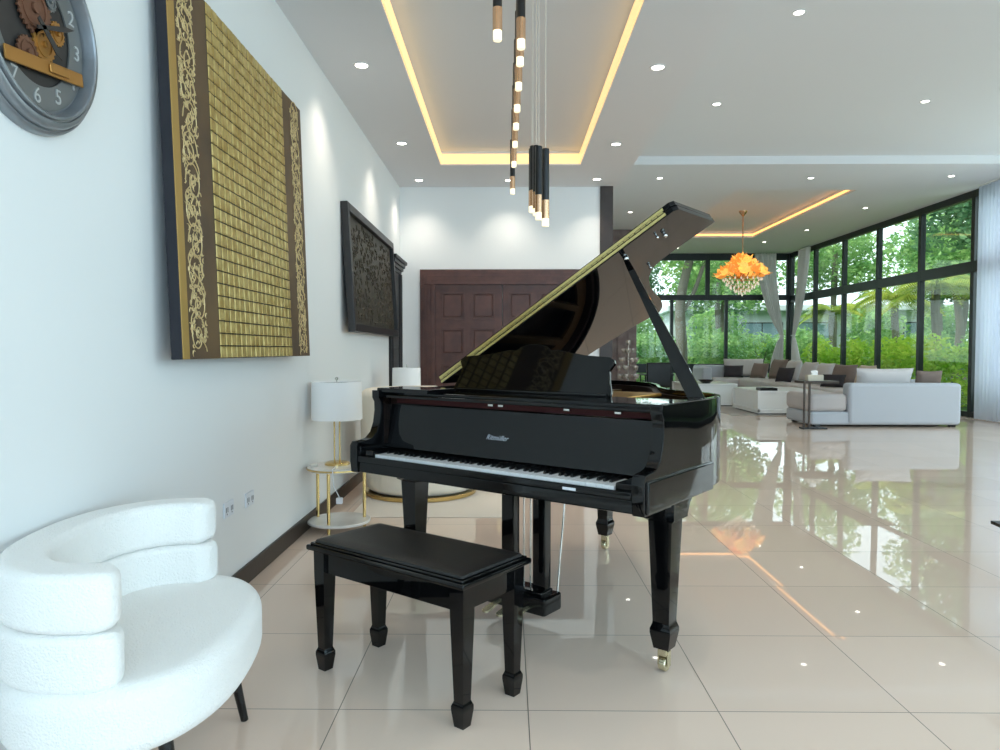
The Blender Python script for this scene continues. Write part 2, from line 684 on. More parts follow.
def window(p0, p1, z0, z1, rails=(), fw=.05, depth=.1, top=.05, bottom=.05):
    """glazed bay between plan points p0 and p1; rails = (z low, z high) cross bars; panes between them"""
    wcount[0] += 1
    p0, p1 = Vector(p0), Vector(p1)
    L = (p1 - p0).length
    ang = math.atan2(p1.y - p0.y, p1.x - p0.x)
    d = depth / 2
    mb = MB()
    mb.box(0, fw, -d, d, z0, z1, .004)
    mb.box(L - fw, L, -d, d, z0, z1, .004)
    mb.box(fw, L - fw, -d, d, z0, z0 + bottom, .004)
    mb.box(fw, L - fw, -d, d, z1 - top, z1, .004)
    for a, b in rails:
        mb.box(fw, L - fw, -d, d, a, b, .004)
    o = mb.build('window_%d' % wcount[0], M_frame)
    o['kind'] = 'structure'
    o.location = (p0.x, p0.y, 0)
    o.rotation_euler = (0, 0, ang)
    levels = [z0 + bottom] + [z for r in rails for z in r] + [z1 - top]
    for a, b in zip(levels[::2], levels[1::2]):
        MB().box(fw, L - fw, -.006, .006, a, b).build('pane', M_glass, o)
    return o


# right-hand glass wall: bays of 1.65 m
ys = [21.17]
for k in range(5):
    ys.append(ys[-1] - 1.652)
for a, b in zip(ys, ys[1:]):
    window((XR, a), (XR, b), 0, ZF, ((2.60, 2.80),), top=.13, bottom=.1)
yy = ys[-1]
while yy > YN + .4:
    b = max(YN, yy - 2.2)
    window((XR, yy), (XR, b), 0, ZF if yy > 11.1 else ZH, ((2.60, 2.80),), top=.13, bottom=.1)
    yy = b
struct(MB().box(XR - .08, XR + .08, YF - .1, YF + .06, 0, ZF, .006), 'trim_1', M_frame)
# far glass wall
for a, b in ((2.96, 4.85), (4.85, 6.46), (6.46, 8.29)):
    window((a, YF), (b, YF), 0, 2.70, ((.53, .80),), top=.02, fw=.045)
for a, b in ((2.96, 5.9), (5.9, 8.29)):
    window((a, YF), (b, YF), 2.70, ZF, (), fw=.06, top=.2, bottom=.14)
# the glass wall behind the photographer
for k in range(5):
    x0 = XL + k * 1.942
    window((x0, YN), (x0 + 1.942, YN), 0, ZL if k == 0 else ZH, (), top=.1, bottom=.1)

# ------------------------------------------------------------------ doors
def panel_door(name, x0, x1, z1, parent, rows, colm=2):
    mb = MB()
    mb.box(x0, x1, -.045, -.01, .01, z1, .003)
    w = x1 - x0
    pw = (w - .07 - .08 - .08) / colm
    for c in range(colm):
        px = x0 + .07 + c * (pw + .08)
        for (a, b) in rows:
            # sunk moulding and raised field
            for (i, dd, h) in ((0, .012, .022), ):
                mb.box(px, px + pw, -.055, -.045, a, a + h, .002)
                mb.box(px, px + pw, -.055, -.045, b - h, b, .002)
                mb.box(px, px + h, -.055, -.045, a + h, b - h, .002)
                mb.box(px + pw - h, px + pw, -.055, -.045, a + h, b - h, .002)
            t = .036
            mb.box(px + t, px + pw - t, -.054, -.045, a + t, b - t, .011, 1)
    return mb.build(name, M_door, parent)


DX0, DX1 = -1.105, .965
dz = 2.22
mb = MB()
for i, (w, dpt) in enumerate(((.19, .03), (.145, .045), (.10, .06), (.05, .072))):
    o_ = .19 - w
    # each step of the architrave lies inside the one before
    mb.box(DX0 + o_, DX0 + .19, -dpt, -.0, 0, dz - .19, .004)
    mb.box(DX1 - .19, DX1 - o_, -dpt, -.0, 0, dz - .19, .004)
    mb.box(DX0 + o_, DX1 - o_, -dpt, -.0, dz - .19, dz - o_, .004)
door = mb.build('door_1', M_door)
door['kind'] = 'structure'
door.location = (0, YB, 0)
rows = [(1.59, 1.94), (1.14, 1.49), (.69, 1.04), (.24, .59)]
mid = (DX0 + DX1) / 2
panel_door('door_leaf', DX0 + .19, mid - .004, dz - .19, door, rows)
panel_door('door_leaf', mid + .004, DX1 - .19, dz - .19, door, rows)
for s in (-1, 1):
    h = MB()
    h.box(mid + s * .05 - .02, mid + s * .05 + .02, -.058, -.045, .95, 1.13, .004)
    h.tube([(mid + s * .05, -.055, 1.03), (mid + s * .05, -.1, 1.03), (mid + s * .17, -.1, 1.03)], .008, 8)
    h.build('door_handle', M_brass, door)

# dark door casing on the left wall, its head stepped like a cornice
mb = MB()
y0, y1, z1 = 8.12, 8.9, 2.30
for a, b in ((y0, y0 + .14), (y1 - .14, y1)):
    mb.box(0, .035, a, b, 0, z1 - .16, .005)
    mb.box(0, .05, a + .03, b - .03, 0, z1 - .16, .005)
for k in range(4):
    mb.box(0, .035 + .022 * k, y0 - .012 * k, y1 + .012 * k, z1 - .16 + .04 * k, z1 - .12 + .04 * k, .004)
d2 = mb.build('door_2', M_door_dark)
d2['kind'] = 'structure'
d2.location = (XL, 0, 0)
mb = MB().box(.0, .02, y0 + .14, y1 - .14, 0, z1 - .16)
for k in range(12):
    z = .2 + k * .15
    mb.box(.02, .03, y0 + .2, y1 - .2, z, z + .11, .005)
mb.build('door_leaf', M_door_dark, d2)

# ------------------------------------------------------------------ grand piano
PTH = R(-37.25)
PO = (-.602, 3.209, 0)
piano = thing('grand_piano', 'glossy black grand piano with its lid propped open on the tiled floor', 'piano', PO, PTH)
UL, UR, VF, VB = -.127, 1.35, -.03, .13
Z0, Z1 = .665, 1.02

outl = [(UL, VB, 0), (UL, .5, 0), (UL, .95, 0), (UL, 1.35, 0), (-.085, 1.58, 0), (.04, 1.74, 0), (.23, 1.79, 0), (.43, 1.74, 0), (.60, 1.6, 0),
        (.72, 1.42, 0), (.81, 1.25, 0), (.92, 1.09, 0), (1.06, .975, 0), (1.195, .90, 0), (1.29, .80, 0), (1.338, .66, 0), (UR + .002, .5, 0), (UR, .32, 0), (UR, VB, 0)]
op = spline(outl, 6)


def offset2d(pts, d):
    out = []
    n = len(pts)
    for i in range(n):
        a, b = pts[max(i - 1, 0)], pts[min(i + 1, n - 1)]
        t = (b - a).normalized()
        nrm = Vector((t.y, -t.x, 0))
        out.append(pts[i] + nrm * d)
    return out


ip = offset2d(op, .022)
ip2 = offset2d(op, .045)
mid_p = offset2d(op, .004)
rings = []
for a, b, e in zip(op, ip, mid_p):
    rings.append([(a.x, a.y, Z0), (a.x, a.y, Z1 - .004), (e.x, e.y, Z1), (b.x, b.y, Z1), (b.x, b.y, Z0)])
MB().loft(rings).build('rim', M_black, piano)
rings = [[(a.x, a.y, Z0), (a.x, a.y, .995), (b.x, b.y, .995), (b.x, b.y, Z0)] for a, b in zip(offset2d(op, .0225), ip2)]
MB().loft(rings).build('inner_rim', M_rimwood, piano)
sb = [(p.x, max(p.y, .3)) for p in ip2[3:-3]]
MB().prism(sb, .80, .82).build('soundboard', M_rimwood, piano)
MB().prism([(p.x, p.y) for p in ip], Z0 + .005, Z0 + .03).build('bottom_board', M_blacks, piano)
# cast plate: pin-block web, perimeter flange and struts
mb = MB()
mb.box(-.075, 1.30, .50, .68, .945, .965, .006)
pf = offset2d(op, .05)
pg = offset2d(op, .13)
rings = [[(a.x, a.y, .93), (a.x, a.y, .95), (b.x, b.y, .95), (b.x, b.y, .93)] for a, b in zip(pf, pg) if a.y > .6 and b.y > .6]
mb.loft(rings)
for u0, u1, ve in ((.14, .12, 1.62), (.42, .36, 1.62), (.72, .60, 1.45), (1.02, .90, 1.0)):
    mb.loft([[(u0 - .02, .62, .94), (u0 + .02, .62, .94), (u0 + .02, .62, .975), (u0 - .02, .62, .975)],
             [(u1 - .02, ve, .94), (u1 + .02, ve, .94), (u1 + .02, ve, .975), (u1 - .02, ve, .975)]])
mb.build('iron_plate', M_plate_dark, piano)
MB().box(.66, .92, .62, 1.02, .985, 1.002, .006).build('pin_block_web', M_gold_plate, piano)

# arms: side profile in (v, z) pushed along u
prof = [(-.03, .65), (-.037, .70), (-.037, .772), (-.025, .79), (.02, .793), (.055, .80), (.085, .825), (.104, .87), (.113, .925), (.112, .965),
        (.10, .985), (.10, Z1), (.18, Z1), (.18, .65)]


def side_prism(mb, prof, u0, u1, bev=.004):
    M = Matrix(((0, 0, 1, 0), (1, 0, 0, 0), (0, 1, 0, 0), (0, 0, 0, 1)))
    mb.prism(prof, u0, u1, bev, M=M)
    return mb


side_prism(MB(), prof, UL - .003, UL + .045).build('arm', M_black, piano)
side_prism(MB(), prof, UR - .045, UR + .003).build('arm', M_black, piano)
mb = MB()
mb.box(UL + .003, UR - .003, -.025, .5, .652, .70, .005)
for s, u in ((-1, UL), (1, UR)):
    a, b = sorted((u + s * .012, u - s * .05))
    mb.box(a, b, -.022, .56, .655, .77, .01)
mb.build('keybed', M_black, piano)
MB().box(UL + .046, UR - .046, -.034, -.012, .70, .728, .005).build('key_slip', M_black, piano)
MB().box(-.082, -.006, -.008, .13, .70, .752, .006).build('key_block', M_black, piano)
MB().box(1.228, 1.304, -.008, .13, .70, .752, .006).build('key_block', M_black, piano)
# fallboard leaning back
side_prism(MB(), [(.15, .752), (.17, .752), (.197, .948), (.18, .952)], -.082, 1.304, .003).build('fallboard', M_black, piano)
MB().box(-.082, 1.304, .215, .228, .955, .988).build('felt_strip', M_felt, piano)
mb = MB().box(-.082, 1.304, .185, .50, .986, 1.012, .005)
mb.box(-.082, 1.304, .125, .30, .986, 1.0, .004)
mb.build('music_shelf', M_black, piano)
mb = MB().box(UL + .02, .22, .11, .30, 1.012, 1.032, .004)
mb.build('lid_corner', M_black, piano)
for u in (.508, .563, .895, 1.124):
    MB().box(u - .014, u + .014, .200, .213, .967, .978, .002).build('shelf_catch', M_chrome, piano)

# keys
KW = 1.2205 / 52
wk = MB().box(.0006, KW - .0006, 0, .15, .716, .737, .0014).build('white_key', M_ivory, piano)
bk = MB()
bk.loft([[(-.0055, .052, .735), (.0055, .052, .735), (.0055, .15, .735), (-.0055, .15, .735)],
         [(-.0046, .056, .748), (.0046, .056, .748), (.0046, .15, .748), (-.0046, .15, .748)]])
bk = bk.build('black_key', M_ebony, piano)
first_b = True
for i in range(52):
    o = wk if i == 0 else wk.copy()
    if i:
        COL.objects.link(o)
        o.parent = piano
    o.location = (i * KW, 0, 0)
    n = (i + 5) % 7          # A=5 with C=0
    if i < 51 and n in (0, 1, 3, 4, 5):
        b = bk if first_b else bk.copy()
        if not first_b:
            COL.objects.link(b)
            b.parent = piano
        first_b = False
        b.location = ((i + 1) * KW + {0: -.002, 1: .002, 3: -.003, 4: 0, 5: .003}[n], 0, 0)

# maker's script on the fallboard, small plate on the key slip
fn = Vector((0, -.2, .03)).normalized()
xax = Vector((1, 0, 0))
yax = fn.cross(xax)
Mt = Matrix((xax, yax, fn)).transposed().to_4x4()
Mt.translation = Vector((.575, .1595, .84))
text_obj('maker_script', 'Ritmüller', .031, mat('silver_inlay', (176, 180, 188), .3), piano, Mt, .0005, .5)
MB().box(1.03, 1.085, -.0365, -.033, .708, .718, .001).build('name_plate', M_switch, piano)

# music desk, tilted back, with carved scrolls
half = [(0, .232), (.035, .230), (.07, .222), (.10, .202), (.135, .205), (.20, .193), (.28, .18), (.40, .172), (.425, .16), (.43, .145), (.41, .11),
        (.42, .06), (.435, .02), (.435, 0)]
desk_pts = [(.53 + u, z) for u, z in half] + [(.53 - u, z) for u, z in half[:0:-1]]
MD = Matrix.Translation((0, .44, 1.013)) @ Matrix.Rotation(R(72), 4, 'X')
desk = MB().prism(desk_pts, -.006, .012, .003, M=MD).build('music_desk', M_black, piano)
MB().box(.12, .95, .42, .445, 1.010, 1.028, .004).build('desk_ledge', M_black, piano)

# lid in its own plane: x along its width, y towards the tail, z up through it
LA = R(30.1)
ML = Matrix(((math.cos(LA), 0, -math.sin(LA), -.10), (0, 1, 0, .56), (math.sin(LA), 0, math.cos(LA), 1.035), (0, 0, 0, 1)))
curve = [(1.21, .40), (1.135, .432), (1.072, .505), (1.025, .59), (.984, .68), (.95, .785), (.92, .889), (.89, .98), (.845, 1.075), (.785, 1.14)]
lid_pts = [(0, 0), (1.478, 0), (1.496, .02), (1.50, .40)] + [(p.x, p.y) for p in spline([(a, b, 0) for a, b in curve], 4)] + \
          [(.70, 1.112), (.62, 1.086), (.46, 1.068), (.318, 1.062), (.1, 1.06), (0, 1.05)]
lid = MB().prism(lid_pts, 0, .021, .002, M=ML).build('lid', M_black, piano)
MB().prism([(0, .001), (1.476, .001), (1.494, .02), (1.497, .40), (0, .41)], .025, .046, .002, M=ML).build('lid_front_flap', M_black, piano)
mb = MB()
mb.box(0, 1.445, -.004, .0, .005, .0165, M=ML)
mb.box(0, 1.445, -.004, .0, .0285, .040, M=ML)
for k in range(48):
    mb.box(.004 + k * .03, .030 + k * .03, -.0065, -.0005, .0205, .0255, M=ML)
mb.build('piano_hinge', M_hinge, piano)
for a, b, r in ((1.357, .136, .011), (1.335, .10, .007), (1.148, .368, .008)):
    t = MB()
    t.sphere(ML @ Vector((a, b, -.012)), (r, r, r), 12)
    t.cyl(ML @ Vector((a, b, .002)), ML @ Vector((a, b, -.012)), r * .55, r * .55, 8)
    t.build('lid_buffer', M_chrome, piano)
# prop stick
pt = ML @ Vector((1.165, .095, -.012))
pb = Vector((1.325, .49, 1.0))
dv = (pb - pt)
side = dv.cross(Vector((.3, -1, 0))).normalized()
nrm = dv.cross(side).normalized()
rings = []
for t, w, th in ((0, .010, .006), (.06, .013, .007), (.3, .017, .008), (.75, .028, .009), (1, .030, .009)):
    c = pt + dv * t
    rings.append([c - side * w - nrm * th, c + side * w - nrm * th, c + side * w + nrm * th, c - side * w + nrm * th])
prop = MB().loft(rings).build('lid_prop', M_black, piano)
MB().sphere(pt + Vector((0, 0, .006)), .013, 12).build('prop_ball', M_chrome, prop)
MB().box(pb.x - .035, pb.x + .02, pb.y - .03, pb.y + .03, .99, 1.024, .006).build('prop_block', M_black, prop)


def piano_leg(u, v, bracket):
    mb = MB()
    mb.post([(u, v, .66, .062, .062), (u, v, .585, .062, .062), (u, v, .575, .047, .047), (u, v, .195, .033, .033), (u, v, .185, .034, .034),
             (u, v, .165, .041, .041), (u, v, .15, .041, .041), (u, v, .09, .03, .03)])
    if bracket:
        # curved brackets joining the leg head to the case
        side_prism(mb, [(v - .06, .66), (v - .06, .585), (v + .06, .585), (v + .075, .60), (v + .09, .63), (v + .12, .655), (v + .17, .662)], u - .06, u + .06, .003)
    leg = mb.build('leg', M_black, piano)
    c = MB()
    c.box(u - .018, u + .018, v - .02, v + .02, .06, .09, .004)
    for s in (-1, 1):
        c.box(u + s * .019 - .003, u + s * .019 + .003, v - .013, v + .013, .02, .08, .002)
    Mx = Matrix.Translation((u, v, .027)) @ Matrix.Rotation(R(90), 4, 'Y')
    c.lathe([(0, -.014), (.024, -.014), (.027, -.010), (.027, .010), (.024, .014), (0, .014)], 20, M=Mx)
    c.build('caster', M_brass_w, leg)


M_brass_w = mat('brass_caster', (206, 196, 164), .25, metal=.85)
piano_leg(1.281, .285, True)
piano_leg(-.03, .285, True)
piano_leg(.286, 1.594, False)

# pedal lyre
mb = MB()
for a, b in ((.425, .495), (.60, .668)):
    mb.box(a, b, .385, .435, .12, .66, .006)
mb.box(.40, .69, .34, .48, .62, .665, .006)
mb.box(.385, .71, .32, .46, .055, .135, .012)
mb.box(.42, .675, .345, .44, .13, .15, .006)
lyre = mb.build('pedal_lyre', M_black, piano)
for u in (.51, .548, .585):
    MB().cyl((u, .445, .14), (u, .445, .66), .0035, seg=8).build('pedal_rod', M_chrome, lyre)
MB().cyl((.69, .45, .12), (.69, .53, .66), .004, seg=8).build('lyre_brace', M_chrome, lyre)
for u in (.47, .547, .624):
    M_p = MB()
    M_p.loft([[(u - w, v, z - .005), (u + w, v, z - .005), (u + w, v, z + .004), (u - w, v, z + .004)] for v, w, z in
              ((.34, .009, .085), (.29, .010, .082), (.255, .015, .076), (.23, .018, .07), (.21, .016, .066), (.204, .008, .064))])
    M_p.build('pedal', M_brass_w, lyre)

# ------------------------------------------------------------------ piano bench
bench = thing('piano_bench', 'black piano bench with padded leather top in front of the keyboard', 'bench', (-.338, 2.567, 0), R(-36.8))
bl, bw, bz = .388, .188, .488
mb = MB()
mb.box(-bl + .035, bl - .035, -bw + .035, -bw + .057, .375, .462, .003)
mb.box(-bl + .035, bl - .035, bw - .057, bw - .035, .375, .462, .003)
mb.box(-bl + .035, -bl + .057, -bw + .035, bw - .035, .375, .462, .003)
mb.box(bl - .057, bl - .035, -bw + .035, bw - .035, .375, .462, .003)
mb.build('apron', M_black, bench)
mb = MB().box(-bl, bl, -bw, bw, .46, .480, .006)
mb.box(-bl + .012, bl - .012, -bw + .012, bw - .012, .478, .488, .004)
mb.build('seat_rim', M_black, bench)
mb = MB()
rings = []
for z, s in ((.480, .028), (.490, .022), (.497, .026), (.502, .045), (.504, .08)):
    hx, hy, cr = bl - s, bw - s, .01
    ring = []
    for cx, cy, a0 in ((1, 1, 0), (-1, 1, 90), (-1, -1, 180), (1, -1, 270)):
        for k in range(4):
            a = R(a0 + 30 * k)
            ring.append((cx * (hx - cr) + cr * math.cos(a), cy * (hy - cr) + cr * math.sin(a), z))
    rings.append(ring)
mb.loft(rings)
mb.build('seat_pad', M_leather, bench)
for sx, sy in ((-1, -1), (1, -1), (1, 1), (-1, 1)):
    x, y = sx * (bl - .047), sy * (bw - .052)
    MB().post([(x, y, .462, .029, .029), (x, y, .36, .028, .028), (x, y, .085, .0195, .0195), (x, y, .08, .021, .021), (x, y, .068, .026, .026),
               (x, y, .055, .026, .026), (x, y, .0, .019, .019)]).build('leg', M_black, bench)

# ------------------------------------------------------------------ white boucle tub chair
chair = thing('tub_armchair', 'white boucle tub armchair with black legs against the left wall', 'armchair', (-1.028, 2.0, 0), R(7))


def sup(a, rx, ry, n=2.4):
    c, s = math.cos(a), math.sin(a)
    return (rx * math.copysign(abs(c) ** (2 / n), c), ry * math.copysign(abs(s) ** (2 / n), s))


def pad(rx, ry, z0, z1, r, cx=0, cy=0, n=2.4, seg=56):
    rings = []
    st = [(r, 0, 0)]
    N = 6
    prof_ = []
    for k in range(N + 1):
        a = R(90) * k / N
        prof_.append((r - r * math.sin(a), z0 + r - r * math.cos(a)))
    for k in range(N + 1):
        a = R(90) * k / N
        prof_.append((r - r * math.cos(a), z1 - r + r * math.sin(a)))
    for ins, z in prof_:
        rings.append([(cx + sup(2 * PI * k / seg, rx - ins, ry - ins, n)[0], cy + sup(2 * PI * k / seg, rx - ins, ry - ins, n)[1], z) for k in range(seg)])
    ins, z = prof_[-1]
    for f in (.7, .4, .1):
        rings.append([(cx + f * sup(2 * PI * k / seg, rx - ins, ry - ins, n)[0], cy + f * sup(2 * PI * k / seg, rx - ins, ry - ins, n)[1], z + .006 * (1 - f)) for k in range(seg)])
    return MB().loft(rings)


pad(.29, .455, .265, .44, .05).build('seat', M_boucle, chair, smooth=60)


def arc_pad(rx, ry, th, z0, z1, a0, a1, r, n=40, bulge=0.0):
    """rounded band that follows an elliptical arc, its two ends rounded off"""
    rings = []
    path = []
    for k in range(n + 1):
        a = a0 + (a1 - a0) * k / n
        path.append(sup(a, rx, ry, 2.25))
    L = [0]
    for p, q in zip(path, path[1:]):
        L.append(L[-1] + math.hypot(q[0] - p[0], q[1] - p[1]))
    endr = th * .42
    m = 7
    ts = [endr * (1 - math.cos(R(90) * k / m)) for k in range(m)] + \
         [endr + (L[-1] - 2 * endr) * k / 44 for k in range(45)] + \
         [L[-1] - endr * (1 - math.cos(R(90) * (m - 1 - k) / m)) for k in range(m)]
    for t in ts:
        i = 0
        while i < n - 1 and L[i + 1] < t:
            i += 1
        f = (t - L[i]) / (L[i + 1] - L[i])
        p = Vector(path[i]) * (1 - f) + Vector(path[i + 1]) * f
        d = (Vector(path[i + 1]) - Vector(path[i])).normalized()
        nr = Vector((d.y, -d.x))
        e = min(t, L[-1] - t)
        sh = 0 if e >= endr else endr - math.sqrt(max(0, endr ** 2 - (endr - e) ** 2))
        sh = min(sh, endr * .97)
        hw = th / 2 - sh
        zz0, zz1 = z0 + sh * .5, z1 - sh * .5
        rr = min(r, hw * .95, (zz1 - zz0) * .45)
        ring = []
        for cx, cz, b0 in ((1, 1, 0), (-1, 1, 90), (-1, 0, 180), (1, 0, 270)):
            for k in range(5):
                b = R(b0 + 22.5 * k)
                x = cx * (hw - rr) + rr * math.cos(b)
                z = (zz1 - rr if cz else zz0 + rr) + rr * math.sin(b)
                x += math.copysign(bulge, x) * (1 - ((z - (zz0 + zz1) / 2) / ((zz1 - zz0) / 2)) ** 2)
                ring.append((p.x + nr.x * x, p.y + nr.y * x, z))
        rings.append(ring)
    return MB().loft(rings)


arc_pad(.25, .378, .115, .425, .565, R(74), R(286), .022, bulge=.006).build('back_lower_roll', M_boucle, chair, smooth=60)
arc_pad(.25, .378, .115, .564, .705, R(75), R(285), .022, bulge=.006).build('back_upper_roll', M_boucle, chair, smooth=60)
for x, y, dx, dy in ((.15, .24, .05, .02), (.13, -.27, .04, -.02), (-.15, .27, -.04, .06), (-.15, -.27, -.04, -.06)):
    MB().cyl((x, y, .28), (x + dx, y + dy, 0), .020, .012, 14).build('leg', M_blacks, chair)

# ------------------------------------------------------------------ wall clock
clock = thing('wall_clock', 'large round grey wall clock with brass gears on the left wall', 'clock', (XL, 2.03, 2.12), 0)
clock.rotation_euler = (0, R(90), 0)           # local z leaves the wall
M_cring = mat('weathered_grey_clock_frame', (138, 142, 146), .3, metal=.45, bump=(40, .12))
M_cdark = mat('dark_clock_back', (52, 48, 46), .6)
M_chap = mat('silver_numeral_ring', (118, 120, 120), .4, metal=.4)
M_cbrass = mat('aged_brass', (176, 128, 66), .35, metal=.6)
M_ccop = mat('aged_copper', (120, 84, 66), .4, metal=.5)
Rc = .292
M_numer = mat('pale_silver_numeral', (190, 192, 192), .35, metal=.3)
MB().lathe([(0, 0), (Rc, 0), (Rc, .018), (Rc - .004, .028), (Rc - .010, .030), (Rc - .012, .026), (Rc - .016, .026), (Rc - .018, .042), (Rc - .026, .050), (Rc - .036, .051),
            (Rc - .038, .046), (Rc - .042, .046), (Rc - .044, .058), (Rc - .050, .060), (Rc - .056, .056), (Rc - .060, .02), (0, .015)], 72).build('frame', M_cring, clock, smooth=50)
MB().lathe([(0, .016), (Rc - .062, .016), (Rc - .062, .019), (0, .019)], 48).build('dial', M_cdark, clock)
ri, ro = .158, .222
MB().lathe([(ri, .021), (ro, .021), (ro, .026), (ri, .026), (ri, .021)], 60).build('numeral_ring', M_chap, clock)


def gear(cx, cy, r, n, m, name, z=.026):
    pts = []
    for k in range(n):
        for f, rr in ((0, r * .9), (.25, r), (.5, r), (.75, r * .9)):
            a = 2 * PI * (k + f) / n
            pts.append((cx + rr * math.cos(a), cy + rr * math.sin(a)))
    mb = MB().prism(pts, z, z + .006)
    mb.lathe([(r * .72, z + .006), (r * .72, z + .009), (r * .6, z + .009), (r * .6, z + .006)], 24, M=Matrix.Translation((cx, cy, 0)))
    mb.lathe([(r * .2, z + .006), (r * .2, z + .014), (0, z + .016)], 16, M=Matrix.Translation((cx, cy, 0)))
    mb.build(name, m, clock)


# local x points down the wall, local y along it away from the camera
gear(-.05, -.01, .075, 28, M_ccop, 'gear')
gear(.035, .03, .05, 20, M_cbrass, 'gear')
gear(.085, -.04, .045, 18, M_ccop, 'gear')
gear(-.02, .09, .035, 16, M_cbrass, 'gear')
gear(-.10, .06, .03, 14, M_chap, 'gear')
mb = MB()
Mb = Matrix.Translation((.105, 0, 0)) @ Matrix.Rotation(R(8), 4, 'Z')
mb.box(-.02, .02, -.15, .2, .036, .043, .004, M=Mb)
mb.box(-.012, .012, .03, .12, .043, .05, .004, M=Mb)
mb.build('bridge_plate', M_cbrass, clock)
for h in range(1, 13):
    a = 2 * PI * h / 12
    r = (ri + ro) / 2
    # up is -x, clockwise towards the camera's right is +y
    p = Vector((-r * math.cos(a), r * math.sin(a), .027))
    M = Matrix(((0, -1, 0, p.x), (1, 0, 0, p.y), (0, 0, 1, p.z), (0, 0, 0, 1)))
    text_obj('numeral', str(h), .062, M_numer, clock, M, .002)
for a, l, w in ((R(70), .15, .008), (R(128), .10, .011)):
    d = Vector((-math.cos(a), math.sin(a), 0))
    s = Vector((-d.y, d.x, 0))
    pts = [(-d * .03 + s * w * .6), (-d * .03 - s * w * .6), (d * l * .7 - s * w), (d * l), (d * l * .7 + s * w)]
    MB().prism([(p.x, p.y) for p in pts], .05, .053).build('clock_hand', M_cdark, clock)

# ------------------------------------------------------------------ gold wall art
M_artside = mat('black_canvas_edge', (26, 26, 34), .6)
M_artgold = mat('gold_border', (176, 142, 78), .45, metal=.35, bump=(30, .1))
M_artbrown = mat('brown_ground', (78, 60, 44), .55, var=(3, (104, 80, 52)))
M_scroll = mat('pale_gold_scrollwork', (212, 188, 138), .4, metal=.4)
M_leafgold = mat('gold_leaf', (196, 172, 108), .42, metal=.35, bump=(25, .25), var=(22, (166, 138, 74)))
art = thing('gold_wall_art', 'large gold relief artwork of small squares with two scrolled brown bands', 'wall art', (XL, 2.716, 1.17), 0)
AW, AH = 1.74, 1.52
lean = math.atan(.048 / AH)
# local: x = away from wall, y = along wall, z = up; the foot stands off the wall
art.rotation_euler = (0, -lean, 0)
ax0, ax1 = .07, .115
MB().box(ax0, ax1, 0, AW, 0, AH, .003).build('canvas', M_artside, art)
MB().box(ax1, ax1 + .004, 0, .056, 0, AH, .001).build('gold_margin', M_artgold, art)


def scroll_band(y0, y1, seed):
    w = y1 - y0
    o = MB().box(ax1, ax1 + .004, y0, y1, 0, AH, .001).build('scroll_band', M_artbrown, art)
    r_ = random.Random(seed)
    mb = MB()
    cy = (y0 + y1) / 2
    X = ax1 + .005
    # running vine with a spiral in each bay and small leaves
    n = 12
    for k in range(n):
        z0 = .03 + k * (AH - .06) / n
        hh = (AH - .06) / n
        s = 1 if k % 2 else -1
        pts = [(X, cy - s * w * .38 * math.cos(PI * t / 8), z0 + hh * t / 8) for t in range(9)]
        mb.tube(pts, .0026, 5)
        pts = []
        for i in range(30):
            t = i / 29
            a = -s * (t * 1.6 * 2 * PI) + (PI if s > 0 else 0)
            rr = w * .40 * (1 - .85 * t)
            pts.append((X, cy + s * w * .06 + rr * math.cos(a), z0 + hh * .55 + rr * math.sin(a) * 1.25))
        mb.tube(pts, .0028, 5)
        for j in range(26):
            a = r_.random() * 6.28
            c = (cy + (r_.random() - .5) * w * .8, z0 + r_.random() * hh)
            l = w * (.07 + .06 * r_.random())
            pts = [(X, c[0] + l * t * math.cos(a + t * .9), c[1] + l * t * math.sin(a + t * .9)) for t in (-1, -.5, 0, .5, 1)]
            pts = [(p[0], min(max(p[1], y0 + .006), y1 - .006), p[2]) for p in pts]
            mb.tube(pts, [.001, .003, .0038, .0024, .001], 5)
    mb.build('scrollwork', M_scroll, o)


scroll_band(.056, .235, 3)
MB().box(ax1, ax1 + .003, .235, .35, 0, AH, .001).build('plain_band', M_artbrown, art)
MB().box(ax1, ax1 + .003, .35, 1.38, 0, AH, .001).build('tile_ground', mat('dark_tile_ground', (36, 28, 12), .6), art)
mb = MB()
NC, NR = 17, 28
cw, ch = 1.03 / NC, AH / NR
for c in range(NC):
    for r in range(NR):
        y0 = .35 + c * cw + .005
        z0 = r * ch + .003
        y1, z1 = y0 + cw - .010, z0 + ch - .005
        x0 = ax1 + .003
        dx = [.003 + rnd.random() * .003 for _ in range(4)]
        a = [mb.bm.verts.new((x0, y, z)) for y, z in ((y0, z0), (y1, z0), (y1, z1), (y0, z1))]
        i_ = .003
        b = [mb.bm.verts.new((x0 + d, y, z)) for d, (y, z) in zip(dx, ((y0 + i_, z0 + i_), (y1 - i_, z0 + i_), (y1 - i_, z1 - i_), (y0 + i_, z1 - i_)))]
        mb.bm.faces.new(b)
        for i in range(4):
            j = (i + 1) % 4
            mb.bm.faces.new((a[i], a[j], b[j], b[i]))
mb.build('gold_squares', M_leafgold, art, smooth=0)
MB().box(ax1, ax1 + .003, 1.38, 1.50, 0, AH, .001).build('plain_band', M_artbrown, art)
scroll_band(1.50, 1.70, 5)
MB().box(ax1, ax1 + .004, 1.70, AW, 0, AH, .001).build('gold_margin', M_artbrown, art)

